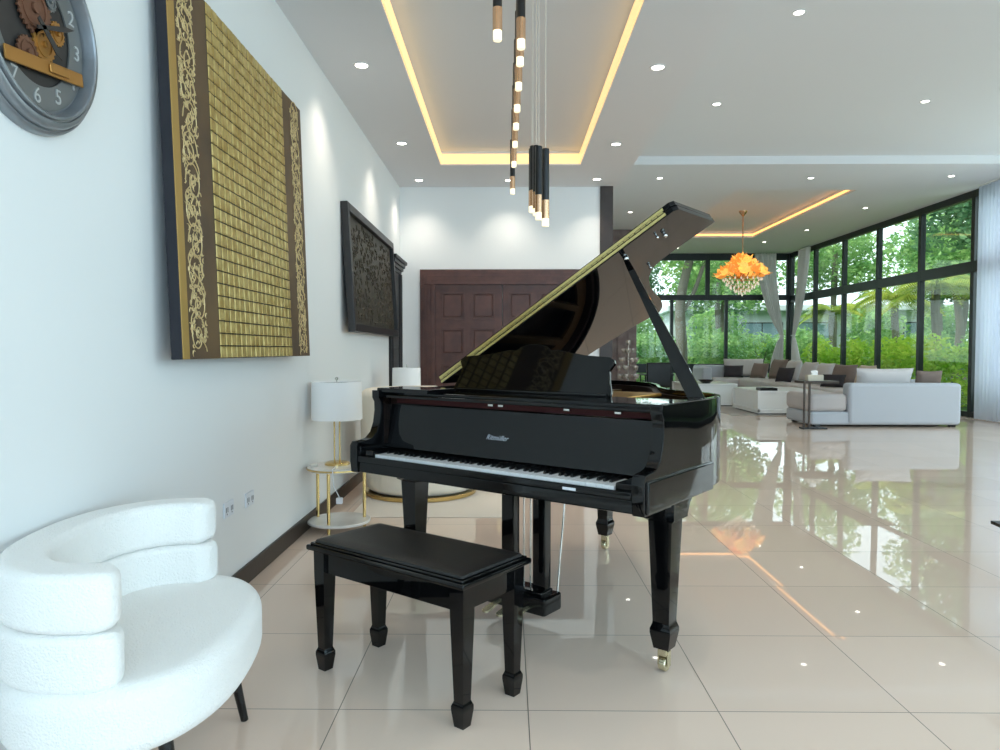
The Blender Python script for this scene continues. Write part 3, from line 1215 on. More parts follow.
# ------------------------------------------------------------------ dark carved picture
M_carve = mat('dark_carved_relief', (46, 41, 33), .5, bump=(60, .6), var=(14, (68, 60, 44)))
M_cframe = mat('black_brown_frame', (34, 31, 30), .4)
pic = thing('carved_picture', 'dark framed carved relief picture between gold artwork and back wall', 'wall art', (XL, 5.80, 1.355), 0)
pic.rotation_euler = (0, -math.atan(.06 / 1.06), 0)
PW, PH = 2.33, 1.06
px0, px1 = .06, .12
mb = MB()
fwid = .07
mb.box(px0, px1, 0, fwid, 0, PH, .006)
mb.box(px0, px1, PW - fwid, PW, 0, PH, .006)
mb.box(px0, px1, fwid, PW - fwid, 0, fwid, .006)
mb.box(px0, px1, fwid, PW - fwid, PH - fwid, PH, .006)
mb.build('frame', M_cframe, pic)
mb = MB().box(px0, px0 + .02, fwid, PW - fwid, fwid, PH - fwid)
for k in range(420):
    y, z = fwid + .06 + rnd.random() * (PW - 2 * fwid - .12), fwid + .04 + rnd.random() * (PH - 2 * fwid - .08)
    a = rnd.random() * 3.14
    l = .02 + rnd.random() * .03
    mb.tube([(px0 + .021, y + l * t * math.cos(a + .6 * t), z + l * t * math.sin(a + .6 * t)) for t in (-1, 0, 1)], [.003, .011, .003], 5)
mb.build('carved_panel', M_carve, pic)

# ------------------------------------------------------------------ outlets
for y, z, lab in ((3.42, .44, 'white wall outlet nearest the white armchair'), (3.70, .43, 'white wall outlet nearest the dark baseboard corner, right of its twin')):
    o = thing('wall_outlet', lab, 'outlet', (XL, y, z), 0, 'outlets on the left wall')
    MB().box(0, .009, -.058, .058, -.038, .038, .004).build('cover_plate', M_switch, o)
    for dy in (-.03, .03):
        mb = MB()
        mb.box(.009, .0105, dy - .012, dy - .006, -.012, .012)
        mb.box(.009, .0105, dy + .006, dy + .012, -.012, .012)
        mb.box(.009, .0105, dy - .003, dy + .003, -.024, -.017)
        mb.build('socket', M_slot, o)


# ------------------------------------------------------------------ side tables and lamps
def side_table(loc, label):
    t = thing('side_table', label, 'side table', loc, 0, 'marble side tables')
    MB().lathe([(0, .405), (.205, .405), (.21, .410), (.21, .425), (.205, .43), (0, .43)], 48).build('table_top', M_marble, t)
    MB().lathe([(0, .045), (.205, .045), (.21, .05), (.21, .06), (.205, .065), (0, .065)], 48).build('lower_shelf', M_marble, t)
    for a in (-100, 20, 160):
        x, y = .17 * math.cos(R(a)), .17 * math.sin(R(a))
        MB().cyl((x, y, 0), (x, y, .405), .011, seg=12).build('leg', M_brass, t)
    MB().lathe([(.2105, .412), (.213, .412), (.213, .423), (.2105, .423), (.2105, .412)], 48).build('edge_band', M_brass, t)
    return t


def table_lamp(loc, label):
    t = thing('table_lamp', label, 'lamp', loc, 0, 'white shaded table lamps')
    MB().lathe([(0, 0), (.085, 0), (.085, .012), (.07, .02), (.03, .024), (0, .024)], 32).build('base', M_brass, t)
    for s in (-1, 1):
        MB().cyl((s * .018, 0, .02), (s * .018, 0, .36), .0055, seg=10).build('rod', M_brass, t)
    MB().lathe([(.168, .31), (.172, .31), (.168, .565), (.164, .565), (.168, .31)], 48).build('lamp_shade', M_shade, t)
    mb = MB()
    mb.cyl((0, 0, .34), (0, 0, .585), .004, seg=8)
    mb.sphere((0, 0, .585), .012, 10)
    mb.tube([(-.164, 0, .556), (0, 0, .56), (.164, 0, .556)], .002, 6)
    mb.build('finial_rod', M_chrome, t)
    MB().sphere((0, 0, .45), (.03, .03, .04), 12).build('bulb', M_paper, t)
    return t


side_table((-1.145, 4.79, 0), 'round marble side table on gold legs left of the piano bench')
table_lamp((-1.165, 4.83, .43), 'white drum lamp on gold rods at the near side table')
side_table((-1.05, 7.2, 0), 'round marble side table behind the cream armchair, hidden by the piano')
l2 = table_lamp((-1.03, 7.22, .43), 'white drum lamp near the dark doorway, partly hidden by the piano')
l2.scale = (.84, .84, 1.06)
# small bottle and plug hanging from the first table
mb = MB()
mb.lathe([(0, 0), (.022, 0), (.024, .004), (.024, .012), (.02, .016), (0, .016)], 20)
o = mb.build('trinket_dish', M_marble, None)
o.location = (-1.30, 4.74, .43)
tag(o, 'tiny marble dish on the near side table beside the lamp', 'dish')
mb = MB()
mb.tube(spline([(-1.15, 4.735, .4345), (-1.14, 4.64, .4345), (-1.135, 4.575, .436), (-1.13, 4.562, .41), (-1.125, 4.56, .34), (-1.10, 4.565, .28), (-1.09, 4.57, .255)], 5), .003, 6)
mb.box(-1.11, -1.07, 4.555, 4.585, .215, .255, .005)
tag(mb.build('lamp_cord', M_switch), 'white lamp cord hanging below the near side table top', 'cord')

# cream swivel chair behind the piano
cc = thing('swivel_armchair', 'cream rounded armchair on a gold ring base behind the piano', 'armchair', (-.74, 6.03, .0065), R(20))
rings = pad(.46, .46, .034, .44, .07, n=2.1)
rings.build('seat', M_cream, cc, smooth=60)
arc_pad(.43, .43, .13, .34, .88, R(55), R(305), .06, bulge=.01).build('backrest', M_cream, cc, smooth=60)
MB().lathe([(.38, .0), (.465, .0), (.47, .004), (.47, .03), (.465, .034), (.38, .034), (.38, .0)], 56).build('ring_base', M_brass, cc)
mb = MB()
mb.box(-1.15, -.02, 5.1, 7.0, 0.001, .006, .002)
rug = mb.build('cream_rug', M_rugw)
tag(rug, 'thin cream rug under the cream armchair behind the piano', 'rug')


# ------------------------------------------------------------------ recessed downlights
def downlight(x, y, z, label, power=16):
    t = thing('downlight', label, 'downlight', (x, y, z), 0, 'recessed ceiling downlights')
    MB().lathe([(.042, -.001), (.058, -.001), (.06, -.004), (.057, -.007), (.045, -.006), (.042, -.001)], 28).build('trim_ring', M_white, t)
    MB().lathe([(0, -.002), (.043, -.002), (.043, -.004), (0, -.005)], 24).build('lens', M_lens, t)
    d = bpy.data.lights.new('lamp', 'SPOT')
    d.energy = power
    d.color = (1.0, .89, .75)
    d.spot_size = R(112)
    d.spot_blend = 1.0
    d.shadow_soft_size = .04
    lo = bpy.data.objects.new('lamp', d)
    lo.parent = t
    lo.location = (0, 0, -.02)
    COL.objects.link(lo)
    return t


LOW = [(-1.05, 5.17, 'downlight in the low ceiling nearest the gold artwork'),
       (-1.05, 7.1, 'downlight above the dark carved picture, left of the tray'),
       (-1.07, 8.63, 'leftmost downlight of the row along the back wall'),
       (0.01, 8.64, 'downlight of the back wall row centred behind the pendants'),
       (1.06, 8.6, 'downlight of the back wall row beside the brown pillar'),
       (1.07, 7.15, 'downlight right of the tray corner, second from the pillar'),
       (1.08, 5.23, 'downlight right of the tray, nearest the camera on the low ceiling')]
for x, y, l in LOW:
    downlight(x, y, ZL, l, 31)
NEAR_FILL = [(1.08, 3.3, 'added unseen downlight continuing the low ceiling row on the right'), (1.08, 1.4, 'added unseen downlight of the low ceiling row, right above the camera')]  # lamps added out of view to brighten the near floor
for x, y, l in NEAR_FILL:
    downlight(x, y, ZL, l, 22)
HIGH = [(2.52, 8.75, 'downlight on the raised ceiling, middle of three nearest the beam'),
        (4.98, 8.68, 'downlight on the raised ceiling closest to the right glass wall'),
        (2.56, 6.41, 'downlight at the top edge of the photo right of the tray')]
HIGH += [(2.56, 4.1, 'added unseen downlight on the raised ceiling, left one'), (4.98, 6.4, 'added unseen downlight on the raised ceiling, middle'),  # three more lamps added out of view as fill
         (4.98, 4.1, 'added unseen downlight on the raised ceiling, nearest the camera')]
for x, y, l in HIGH:
    downlight(x, y, ZH, l, 18)
FARL = [(2.51, 11.94, 'downlight just beyond the ceiling step, left of the piano lid tip'),
        (5.01, 11.96, 'downlight just beyond the ceiling step above the chandelier rod'),
        (7.25, 11.85, 'downlight beyond the step by the tall sheer curtain'),
        (2.52, 14.85, 'downlight over the panelled wall beside the raised lid'),
        (7.16, 14.48, 'downlight beside the right windows, at the glowing recess end'),
        (7.09, 17.11, 'downlight beside the right windows, midway to the far corner'),
        (6.75, 18.98, 'downlight above the tied curtains in the far corner'),
        (4.72, 20.07, 'downlight nearest the far window left of the chandelier')]
for x, y, l in FARL:
    downlight(x, y, ZF, l, 20)

# ------------------------------------------------------------------ pendants
def pendant(x, y, zb, L, label, zc=ZT):
    t = thing('pendant_light', label, 'pendant light', (x, y, zb), 0, 'tube pendants hanging under the tray ceiling')
    r = .02
    MB().lathe([(0, 0), (r * .88, 0), (r * .92, .004), (r * .92, .045), (0, .045)], 20).build('glass_tip', M_tip, t)
    MB().lathe([(0, .04), (r, .04), (r * 1.02, .043), (r * 1.02, .135), (0, .135)], 20).build('sleeve', M_bronze, t)
    MB().lathe([(0, .135), (r * .98, .135), (r * .98, L - .004), (r * .9, L), (0, L)], 20).build('tube', M_dark, t)
    MB().cyl((0, 0, L), (0, 0, zc - zb), .002, seg=6).build('wire', M_wire, t)
    return t


pend = [(-.045, 3.05, 2.512, 'pendant tube at the photo top, left of the long column'),
        (.058, 3.25, 2.56, 'nearest pendant of the long column, black tube cut by the photo top'),
        (.058, 3.55, 2.603, 'second pendant tip down the long column'),
        (.056, 3.9, 2.61, 'third pendant tip down the long column'),
        (.053, 4.25, 2.61, 'fourth pendant tip down the long column'),
        (.050, 4.6, 2.613, 'fifth pendant tip down the long column'),
        (.047, 4.95, 2.6, 'sixth pendant tip down the long column'),
        (.043, 5.3, 2.555, 'seventh pendant tip down the long column'),
        (.035, 5.65, 2.435, 'lowest pendant tip of the long column')]
for x, y, zb, l in pend:
    pendant(x, y, zb, .42, l)
pend2 = [(.195, 3.75, 1.855, .40, 'frontmost and lowest pendant of the hanging black cluster'),
         (.168, 3.95, 1.925, .40, 'second pendant of the black cluster, behind the frontmost'),
         (.162, 4.15, 1.985, .40, 'middle pendant of the black cluster'),
         (.150, 4.35, 2.04, .40, 'fourth pendant of the black cluster from the front'),
         (.150, 4.55, 2.08, .40, 'rearmost pendant of the black cluster, at its left')]
for x, y, zb, L, l in pend2:
    pendant(x, y, zb, L, l)

# ------------------------------------------------------------------ amber chandelier
M_amber = mat('amber_glass', (246, 188, 96), .2, emit=(255, 205, 104), es=.62)
M_amber2 = mat('orange_amber_glass', (236, 146, 66), .2, emit=(255, 168, 72), es=.45)
M_cryst = mat('clear_crystal', (230, 230, 226), .08, trans=.6, emit=(255, 240, 215), es=.25)
ch = thing('chandelier', 'amber glass flower chandelier with crystal drops over the sofas', 'chandelier', (5.07, 15.55, 2.36), 0)
zt = ZF + .15 - 2.36
MB().lathe([(0, zt), (.09, zt), (.085, zt - .03), (.04, zt - .09), (.012, zt - .12), (0, zt - .12)], 24).build('canopy', M_bronze, ch)
mb = MB().cyl((0, 0, .5), (0, 0, zt - .1), .012, seg=12)
mb.lathe([(0, .30), (.05, .34), (.06, .42), (.04, .5), (.055, .58), (.03, .68), (.02, .86), (0, .9)], 20)
mb.build('stem', M_bronze, ch)


def flower(r, n, seed):
    q = random.Random(seed)
    mb = MB()
    for k in range(n):
        a = 2 * PI * k / n + q.random() * .2
        lift = .45 + .5 * q.random()
        c, s = math.cos(a), math.sin(a)
        rings = []
        for t in (0, .35, .7, 1.0):
            w = r * .42 * math.sin(PI * (.12 + .8 * t)) + .004
            rr = r * t
            z = r * lift * t * t + .01
            th = .004
            p = Vector((c * rr, s * rr, z))
            sd = Vector((-s, c, 0))
            rings.append([p - sd * w, p + Vector((0, 0, -th)), p + sd * w, p + Vector((0, 0, th + r * .08 * t))])
        mb.loft(rings)
    return mb


fl_a = flower(.13, 7, 1).build('flower_shade', M_amber, ch, smooth=60)
fl_b = flower(.13, 7, 2).build('flower_shade', M_amber2, ch, smooth=60)
cr_ = MB().lathe([(0, 0), (.018, .02), (.022, .045), (.006, .09), (.0, .1)], 8)
cr = cr_.build('crystal_drop', M_cryst, ch, smooth=0)
firsts = {'a': True, 'b': True, 'c': True}


def put(o, key, loc, rot, sc):
    if firsts[key]:
        firsts[key] = False
        q = o
    else:
        q = o.copy()
        COL.objects.link(q)
        q.parent = ch
    q.location = loc
    q.rotation_euler = rot
    q.scale = (sc, sc, sc)


for ring, (n, r, z, tilt) in enumerate(((14, .44, .50, 50), (11, .32, .58, 38), (8, .19, .70, 25), (4, .08, .80, 10))):
    for k in range(n):
        a = 2 * PI * (k + .5 * (ring % 2)) / n
        zz = z + (rnd.random() - .5) * .08
        key = 'ab'[(k + ring) % 2]
        put(fl_a if key == 'a' else fl_b, key, (r * math.cos(a), r * math.sin(a), zz), (0, R(tilt), a), .85 + .3 * rnd.random())
        if ring < 3 and k % 2 == 0:
            pts = spline([(0.02 * math.cos(a), .02 * math.sin(a), .46), (r * .5 * math.cos(a), r * .5 * math.sin(a), .40), (r * math.cos(a), r * math.sin(a), zz)], 6)
            MB().tube(pts, .007, 6).build('arm', M_brass, ch)
for n, r, z in ((20, .40, .32), (18, .33, .23), (15, .25, .15), (10, .16, .08), (5, .07, .03), (1, 0, 0)):
    for k in range(n):
        a = 2 * PI * k / n + r * 3
        put(cr, 'c', (r * math.cos(a), r * math.sin(a), z + .03 * rnd.random()), (0, 0, a), .8)
mb = MB()
for r, z in ((.42, .40), (.33, .32), (.23, .24), (.13, .17)):
    mb.tube([(r * math.cos(2 * PI * k / 32), r * math.sin(2 * PI * k / 32), z) for k in range(32)], .004, 5, closed=True)
for k in range(4):
    a = PI * k / 2
    mb.tube([(.42 * math.cos(a), .42 * math.sin(a), .40), (.23 * math.cos(a), .23 * math.sin(a), .24), (.13 * math.cos(a), .13 * math.sin(a), .17), (0, 0, .1)], .004, 5)
    mb.tube([(.42 * math.cos(a), .42 * math.sin(a), .40), (.03 * math.cos(a), .03 * math.sin(a), .45)], .004, 5)
mb.build('crystal_hoops', M_brass, ch)


# ------------------------------------------------------------------ lounge: sofas
def cushion(name, w, h, t, m, loc, rx, rz, label, cat='cushion', group='loose cushions on the sectional sofa', ry=0):
    """pillow lying in its own xz plane, pinched at the corners"""
    n = 12
    bm = MB()
    t_ = bmesh.new()
    grid = {}
    for s in (1, -1):
        for i in range(n + 1):
            for j in range(n + 1):
                u, v = 2 * i / n - 1, 2 * j / n - 1
                f = max(0, (1 - u ** 4)) * max(0, (1 - v ** 4))
                edge = i in (0, n) or j in (0, n)
                if edge and s == -1:
                    grid[(s, i, j)] = grid[(1, i, j)]
                    continue
                k = 1 - .07 * (1 - abs(u)) * abs(v) ** 2 - .0
                x = u * w / 2 * (1 - .06 * (1 - v * v) * abs(u) ** 3 * 0 - .05 * (1 - (v * v)) * (abs(u) > .99))
                z = v * h / 2 * k
                grid[(s, i, j)] = t_.verts.new((x, s * t / 2 * f ** .6, z + h / 2))
    for s in (1, -1):
        for i in range(n):
            for j in range(n):
                q = [grid[(s, i, j)], grid[(s, i + 1, j)], grid[(s, i + 1, j + 1)], grid[(s, i, j + 1)]]
                t_.faces.new(q if s == -1 else q[::-1])
    bmesh.ops.recalc_face_normals(t_, faces=t_.faces)
    bm._merge(t_)
    o = bm.build(name, m, None, smooth=80, loc=loc)
    o.rotation_euler = (rx, ry, rz)
    return tag(o, label, cat, group)


def soft_box(x0, x1, y0, y1, z0, z1, r):
    return MB().box(x0, x1, y0, y1, z0, z1, r, 5)


# near module, its tall back towards the camera
s1 = thing('sofa_module', 'pale grey sofa module nearest the camera, seen from behind', 'sofa', (5.9, 11.7, 0), 0, 'modules of the grey sectional sofa')
soft_box(-1.14, 1.2, -.47, .55, .03, .24, .05).build('base', M_sofa, s1)
soft_box(-.56, 1.2, -.5, -.24, .03, .69, .06).build('backrest', M_sofa, s1)
soft_box(-1.16, -.55, -.46, .53, .235, .52, .08).build('seat_cushion', M_seat, s1)
soft_box(-.55, .3, -.24, .53, .235, .48, .07).build('seat_cushion', M_seat, s1)
soft_box(.3, 1.18, -.24, .53, .235, .48, .07).build('seat_cushion', M_seat, s1)
for x, y in ((-1.02, -.4), (1.1, -.4), (-1.02, .45), (1.1, .45)):
    MB().box(x - .04, x + .04, y - .04, y + .04, 0, .035).build('foot', M_dark, s1)
# long run along the right windows
s2 = thing('sofa_module', 'long grey sofa module along the right windows', 'sofa', (6.62, 15.5, 0), 0, 'modules of the grey sectional sofa')
soft_box(-.55, .5, -3.2, 3.3, .03, .24, .05).build('base', M_sofa, s2)
soft_box(.26, .52, -3.2, 3.3, .03, .70, .06).build('backrest', M_sofa, s2)
for k in range(4):
    soft_box(-.56, .26, -3.18 + k * 1.62, -3.18 + (k + 1) * 1.62 - .01, .235, .47, .07).build('seat_cushion', M_light, s2)
for x, y in ((-.45, -3.1), (.4, -3.1), (-.45, 3.2), (.4, 3.2)):
    MB().box(x - .04, x + .04, y - .04, y + .04, 0, .035).build('foot', M_dark, s2)
# far run along the far windows
s3 = thing('sofa_module', 'far grey sofa module under the far windows', 'sofa', (6.15, 19.4, 0), 0, 'modules of the grey sectional sofa')
soft_box(-1.0, 1.0, -.55, .5, .03, .24, .05).build('base', M_sofa, s3)
soft_box(-1.0, 1.0, .26, .52, .03, .80, .06).build('backrest', M_sofa, s3)
soft_box(-1.02, -.76, -.55, .5, .03, .76, .06).build('armrest', M_sofa, s3)
for k in range(2):
    soft_box(-.76 + k * .88, -.76 + (k + 1) * .88 - .01, -.56, .26, .235, .47, .07).build('seat_cushion', M_light, s3)
for x, y in ((-.9, -.45), (.9, -.45), (-.9, .4), (.9, .4)):
    MB().box(x - .04, x + .04, y - .04, y + .04, 0, .035).build('foot', M_dark, s3)

# cushions against the near back: they show above it
cushion('cushion', .92, .44, .2, M_light, (6.10, 11.70, .49), R(14), 0, 'long pale cushion showing over the near sofa back')
cushion('cushion', .42, .40, .16, M_taupe, (6.82, 11.70, .49), R(14), 0, 'small taupe cushion at the right end of the near sofa back')
rt_ = R(-86)
cushion('cushion', .52, .46, .18, M_beige, (6.62, 13.4, .485), R(-16), rt_, 'beige cushion left of the long pale cushion')
cushion('cushion', .58, .46, .18, M_taupe, (6.62, 14.25, .485), R(-18), R(-70), 'taupe cushion standing right of the tissue box')
cushion('cushion', .46, .28, .15, M_char, (6.32, 14.0, .485), R(-30), R(-50), 'low dark cushion behind the tissue box table')
cushion('cushion', .62, .47, .2, M_light, (6.62, 15.1, .485), R(-16), rt_, 'pale cushion right behind the tissue box')
cushion('cushion', .62, .48, .2, M_light, (6.62, 15.9, .485), R(-16), rt_, 'pale cushion left of the tissue box, second of the pale row')
cushion('cushion', .44, .36, .15, M_char, (6.22, 16.2, .485), R(-24), R(-60), 'charcoal cushion in front of the pale row on the long sofa')
cushion('cushion', .62, .50, .2, M_light, (6.62, 16.8, .485), R(-16), rt_, 'pale cushion beside the large taupe one on the long sofa')
cushion('cushion', .66, .52, .2, M_taupe, (6.62, 17.7, .485), R(-16), R(-80), 'large taupe cushion toward the far end of the long sofa')
cushion('cushion', .5, .42, .16, M_taupe, (6.42, 18.42, .485), R(-22), R(-60), 'smaller taupe cushion nearest the tied curtains')
cushion('cushion', .50, .36, .16, M_char, (5.98, 18.98, .485), R(-28), R(-20), 'charcoal cushion in the far corner of the sofas')
cushion('cushion', 1.1, .50, .22, M_seat, (6.42, 19.42, .485), R(-12), 0, 'wide warm grey back cushion on the far sofa')

M_ctab = mat('dark_bronze_metal', (70, 60, 54), .35, metal=.4)
# C-shaped side table with tissue box
ct = thing('c_side_table', 'narrow dark metal side table standing in front of the chaise end', 'side table', (4.78, 11.05, 0), 0)
MB().box(-.27, .27, -.14, .22, .70, .735, .004).build('table_top', M_ctab, ct)
for x in (-.25, -.16):
    MB().box(x - .013, x + .013, -.13 + (x + .25) * .3, -.10 + (x + .25) * .3, .02, .70, .003).build('leg', M_ctab, ct)
MB().box(-.27, .1, -.14, .02, 0, .02, .003).build('foot_plate', M_dark, ct)
tb = thing('tissue_box', 'pale tissue box on the narrow metal side table', 'tissue box', (4.74, 11.08, .735), 0)
MB().box(-.12, .12, -.06, .06, 0, .09, .006).build('box', M_tissue, tb)
mb = MB()
mb.loft([[(-.05, -.01, .088), (.05, -.01, .088), (.05, .01, .088), (-.05, .01, .088)], [(-.04, -.015, .12), (.05, -.005, .125), (.045, .02, .12), (-.045, .02, .125)],
         [(-.06, 0, .15), (0, -.02, .165), (.06, .01, .15), (0, .02, .16)]])
mb.build('tissue', M_paper, tb)

# coffee tables
def coffee_table(loc, w, d, h, label):
    t = thing('coffee_table', label, 'coffee table', loc, 0, 'white box coffee tables')
    MB().box(-w / 2 + .03, w / 2 - .03, -d / 2 + .03, d / 2 - .03, .09, h - .03, .004).build('body', M_white, t)
    mb = MB().box(-w / 2, w / 2, -d / 2, d / 2, h - .035, h, .004)
    for sx in (-1, 1):
        for sy in (-1, 1):
            x, y = sx * (w / 2 - .025), sy * (d / 2 - .025)
            mb.box(x - .025, x + .025, y - .025, y + .025, .05, h - .03, .003)
    mb.build('top_frame', M_white, t)
    mb = MB().box(-w / 2, w / 2, -d / 2, d / 2, .03, .10, .004)
    mb.build('plinth', M_white, t)
    MB().box(-w / 2 + .05, w / 2 - .05, -d / 2 + .05, d / 2 - .05, .006, .03).build('base', M_dark, t)
    return t


coffee_table((5.25, 14.05, 0), 1.2, 1.5, .45, 'white box coffee table nearest the camera with a black tray')
coffee_table((4.35, 15.9, 0), 1.1, 1.3, .49, 'white box coffee table farther back with a black bowl')
mb = MB()
mb.box(-.16, .16, -.12, .12, 0, .012, .003)
for a in ((-.16, -.15, -.12, .12), (.15, .16, -.12, .12), (-.15, .15, -.12, -.11), (-.15, .15, .11, .12)):
    mb.box(a[0], a[1], a[2], a[3], .012, .05, .002)
o = mb.build('tray', M_bowl, None, loc=(4.87, 13.46, .45))
tag(o, 'black tray on the nearer white coffee table', 'tray')
mb = MB().lathe([(0, 0), (.08, 0), (.09, .01), (.15, .06), (.165, .08), (.158, .08), (.14, .06), (.07, .02), (0, .018)], 28)
o = mb.build('bowl', M_bowl, None, loc=(4.28, 15.45, .49))
tag(o, 'black bowl on the farther white coffee table', 'bowl')
rug2 = MB().box(4.15, 6.0, 13.2, 18.4, .0005, .006, .002).build('area_rug', M_rug)
tag(rug2, 'pale grey area rug under the white coffee tables', 'rug')

# black armchair left of the far sofa
bc = thing('lounge_chair', 'black lounge chair in front of the far window beyond the piano', 'armchair', (3.72, 17.9, 0), 0)
soft_box(-.30, .30, -.35, -.20, .30, .90, .03).build('backrest', M_char2 if False else M_leather, bc)
soft_box(-.30, .30, -.22, .40, .28, .44, .04).build('seat', M_leather, bc)
for s in (-1, 1):
    MB().box(s * .33 - .03, s * .33 + .03, -.33, .38, .58, .62, .01).build('armrest', M_dark, bc)
for x in (-.33, .33):
    for y in (-.3, .35):
        MB().cyl((x, y, 0), (x, y, .6), .016, seg=10).build('leg', M_dark, bc)

# tiered candle stand on the panelled wall side
cs = thing('candle_stand', 'tiered silver candle stand before the panelled wall behind the piano', 'candle stand', (2.66, 15.8, 0), 0)
MB().lathe([(0, 0), (.2, 0), (.2, .02), (.03, .03), (0, .03)], 28).build('base', M_silver, cs)
MB().cyl((0, 0, .02), (0, 0, 1.35), .012, seg=10).build('stem', M_silver, cs)
cup = None
for z, n, r, a0 in ((1.32, 1, 0.0, 0), (1.14, 3, .11, .3), (.94, 5, .17, 0), (.76, 5, .19, .5), (.58, 6, .2, .2), (.4, 6, .2, .6)):
    for k in range(n):
        a = a0 + 2 * PI * k / n
        x, y = r * math.cos(a), r * math.sin(a)
        if cup is None:
            mb = MB().lathe([(0, 0), (.045, 0), (.048, .01), (.03, .02), (.045, .03), (.058, .06), (.06, .1), (.052, .1), (.048, .06), (.03, .04), (0, .035)], 16)
            cup = mb.build('candle_cup', M_silver, cs)
            c = cup
        else:
            c = cup.copy()
            COL.objects.link(c)
            c.parent = cs
        c.location = (x, y, z)
        if r:
            MB().tube(spline([(0, 0, z - .08), (x * .6, y * .6, z - .06), (x, y, z + .002)], 4), .006, 6).build('branch', M_silver, cs)

# bare twigs in a vase behind the far sofa
tv = thing('twig_vase', 'black bare twigs in a slim vase before the tied curtains', 'vase', (7.2, 20.3, 0), 0)
MB().lathe([(0, 0), (.1, 0), (.12, .1), (.1, .4), (.05, .6), (.06, .66), (.05, .66), (.04, .6), (0, .58)], 24).build('vase', M_bowl, tv)
for a, h, k in ((.3, 1.25, .12), (2.2, 1.38, .16), (3.5, 1.2, .2), (5, 1.1, .12)):
    pts = spline([(0, 0, .5), (.3 * k * math.cos(a), .3 * k * math.sin(a), .8), (k * math.cos(a + .3), k * math.sin(a + .3), 1.05), (k * 1.5 * math.cos(a), k * 1.5 * math.sin(a), h)], 4)
    MB().tube(pts, [.012 - .009 * i / (len(pts) - 1) for i in range(len(pts))], 6).build('twig', M_dark, tv)



# pedestal table whose corner enters at the right edge
lt = thing('pedestal_table', 'dark edged glass pedestal table, only a corner showing at the right edge', 'table', (2.62, 2.85, 0), R(-6))
mb = MB()
mb.box(-.5, .5, .25, .28, .435, .45, .003)
mb.box(-.5, .5, -.28, -.25, .435, .45, .003)
mb.box(-.5, -.47, -.25, .25, .435, .45, .003)
mb.box(.47, .5, -.25, .25, .435, .45, .003)
mb.box(-.47, .47, -.03, .03, .42, .435, .003)
mb.build('top_frame', M_dark, lt)
MB().box(-.47, .47, -.25, .25, .437, .447).build('glass_top', M_glass, lt)
MB().cyl((0, 0, .02), (0, 0, .43), .03, seg=16).build('pedestal', M_dark, lt)
MB().lathe([(0, 0), (.2, 0), (.2, .015), (.03, .03), (0, .03)], 32).build('base', M_dark, lt)

# ------------------------------------------------------------------ curtains
def curtain_mesh(stations, folds, amp, axis, m, name, parent, nz=24):
    """stations: (z, centre along the wall, width, depth scale); pleats run down the cloth"""
    n = folds * 8
    t = bmesh.new()
    rows = []
    for z, c, w, dsc in stations:
        row = []
        for k in range(n + 1):
            f = k / n
            s = c + (f - .5) * w
            dep = amp * dsc * math.sin(2 * PI * folds * f + .6 * math.sin(7 * f)) * (1 + .3 * math.sin(13 * f))
            row.append(t.verts.new((s, dep, z) if axis == 'x' else (dep, s, z)))
        rows.append(row)
    for a, b in zip(rows, rows[1:]):
        for k in range(n):
            t.faces.new((a[k], a[k + 1], b[k + 1], b[k]))
    mb = MB()
    mb._merge(t)
    o = mb.build(name, m, parent, smooth=80)
    sol = o.modifiers.new('cloth', 'SOLIDIFY')
    sol.thickness = .004
    return o


def interp(st, n):
    P = spline([(a[0], a[1], a[2]) for a in st], n)
    D = spline([(a[3], 0, 0) for a in st], n)
    return [(p.x, p.y, max(.03, p.z), d.x) for p, d in zip(P, D)]


c1 = thing('sheer_curtain', 'tall white sheer curtain at the right edge of the photo', 'curtain', (8.16, 0, 0), 0)
curtain_mesh([(z, 11.75, 1.5, 1) for z in (.015, .8, 1.6, 2.4, 3.2, 4.02)], 15, .045, 'y', M_sheer, 'sheer_cloth', c1)
MB().box(-.02, .02, 10.9, 12.55, 4.04, 4.085, .004).build('curtain_track', M_white, c1)

c2 = thing('tied_curtain', 'white tied curtain hanging on the far window, left of the corner', 'curtain', (0, 20.78, 0), 0)
zt_ = 1.62
curtain_mesh(interp([(ZF - .06, 7.43, .62, 1), (3.3, 7.5, .52, .9), (2.5, 7.66, .40, .8), (1.95, 7.82, .24, .6), (zt_, 7.93, .10, .5), (1.4, 7.88, .2, .6), (.8, 7.8, .36, .9), (.02, 7.78, .40, 1)], 5),
             8, .05, 'x', M_drape, 'curtain_cloth', c2)
MB().tube([(7.93 + .075 * math.cos(2 * PI * k / 20), .06 * math.sin(2 * PI * k / 20), zt_) for k in range(20)], .012, 6, closed=True).build('tie_back', M_drape, c2)
c3 = thing('tied_curtain', 'white tied curtain hanging on the right windows in the far corner', 'curtain', (8.12, 0, 0), 0)
curtain_mesh(interp([(ZF - .06, 19.75, .62, 1), (3.3, 19.85, .52, .9), (2.5, 20.05, .40, .8), (1.95, 20.25, .24, .6), (zt_, 20.4, .10, .5), (1.4, 20.35, .25, .6), (.8, 20.2, .5, .9), (.02, 20.1, .5, 1)], 5),
             8, .05, 'y', M_drape, 'curtain_cloth', c3)
MB().tube([(.06 * math.cos(2 * PI * k / 20), 20.4 + .075 * math.sin(2 * PI * k / 20), zt_) for k in range(20)], .012, 6, closed=True).build('tie_back', M_drape, c3)

# ------------------------------------------------------------------ garden
o = struct(MB().box(-30, 60, YF + .2, 90, -.3, -.05), 'ground_far', M_grass)
o = struct(MB().box(XR + .2, 60, -20, YF + .2, -.3, -.05), 'ground_right', M_grass)


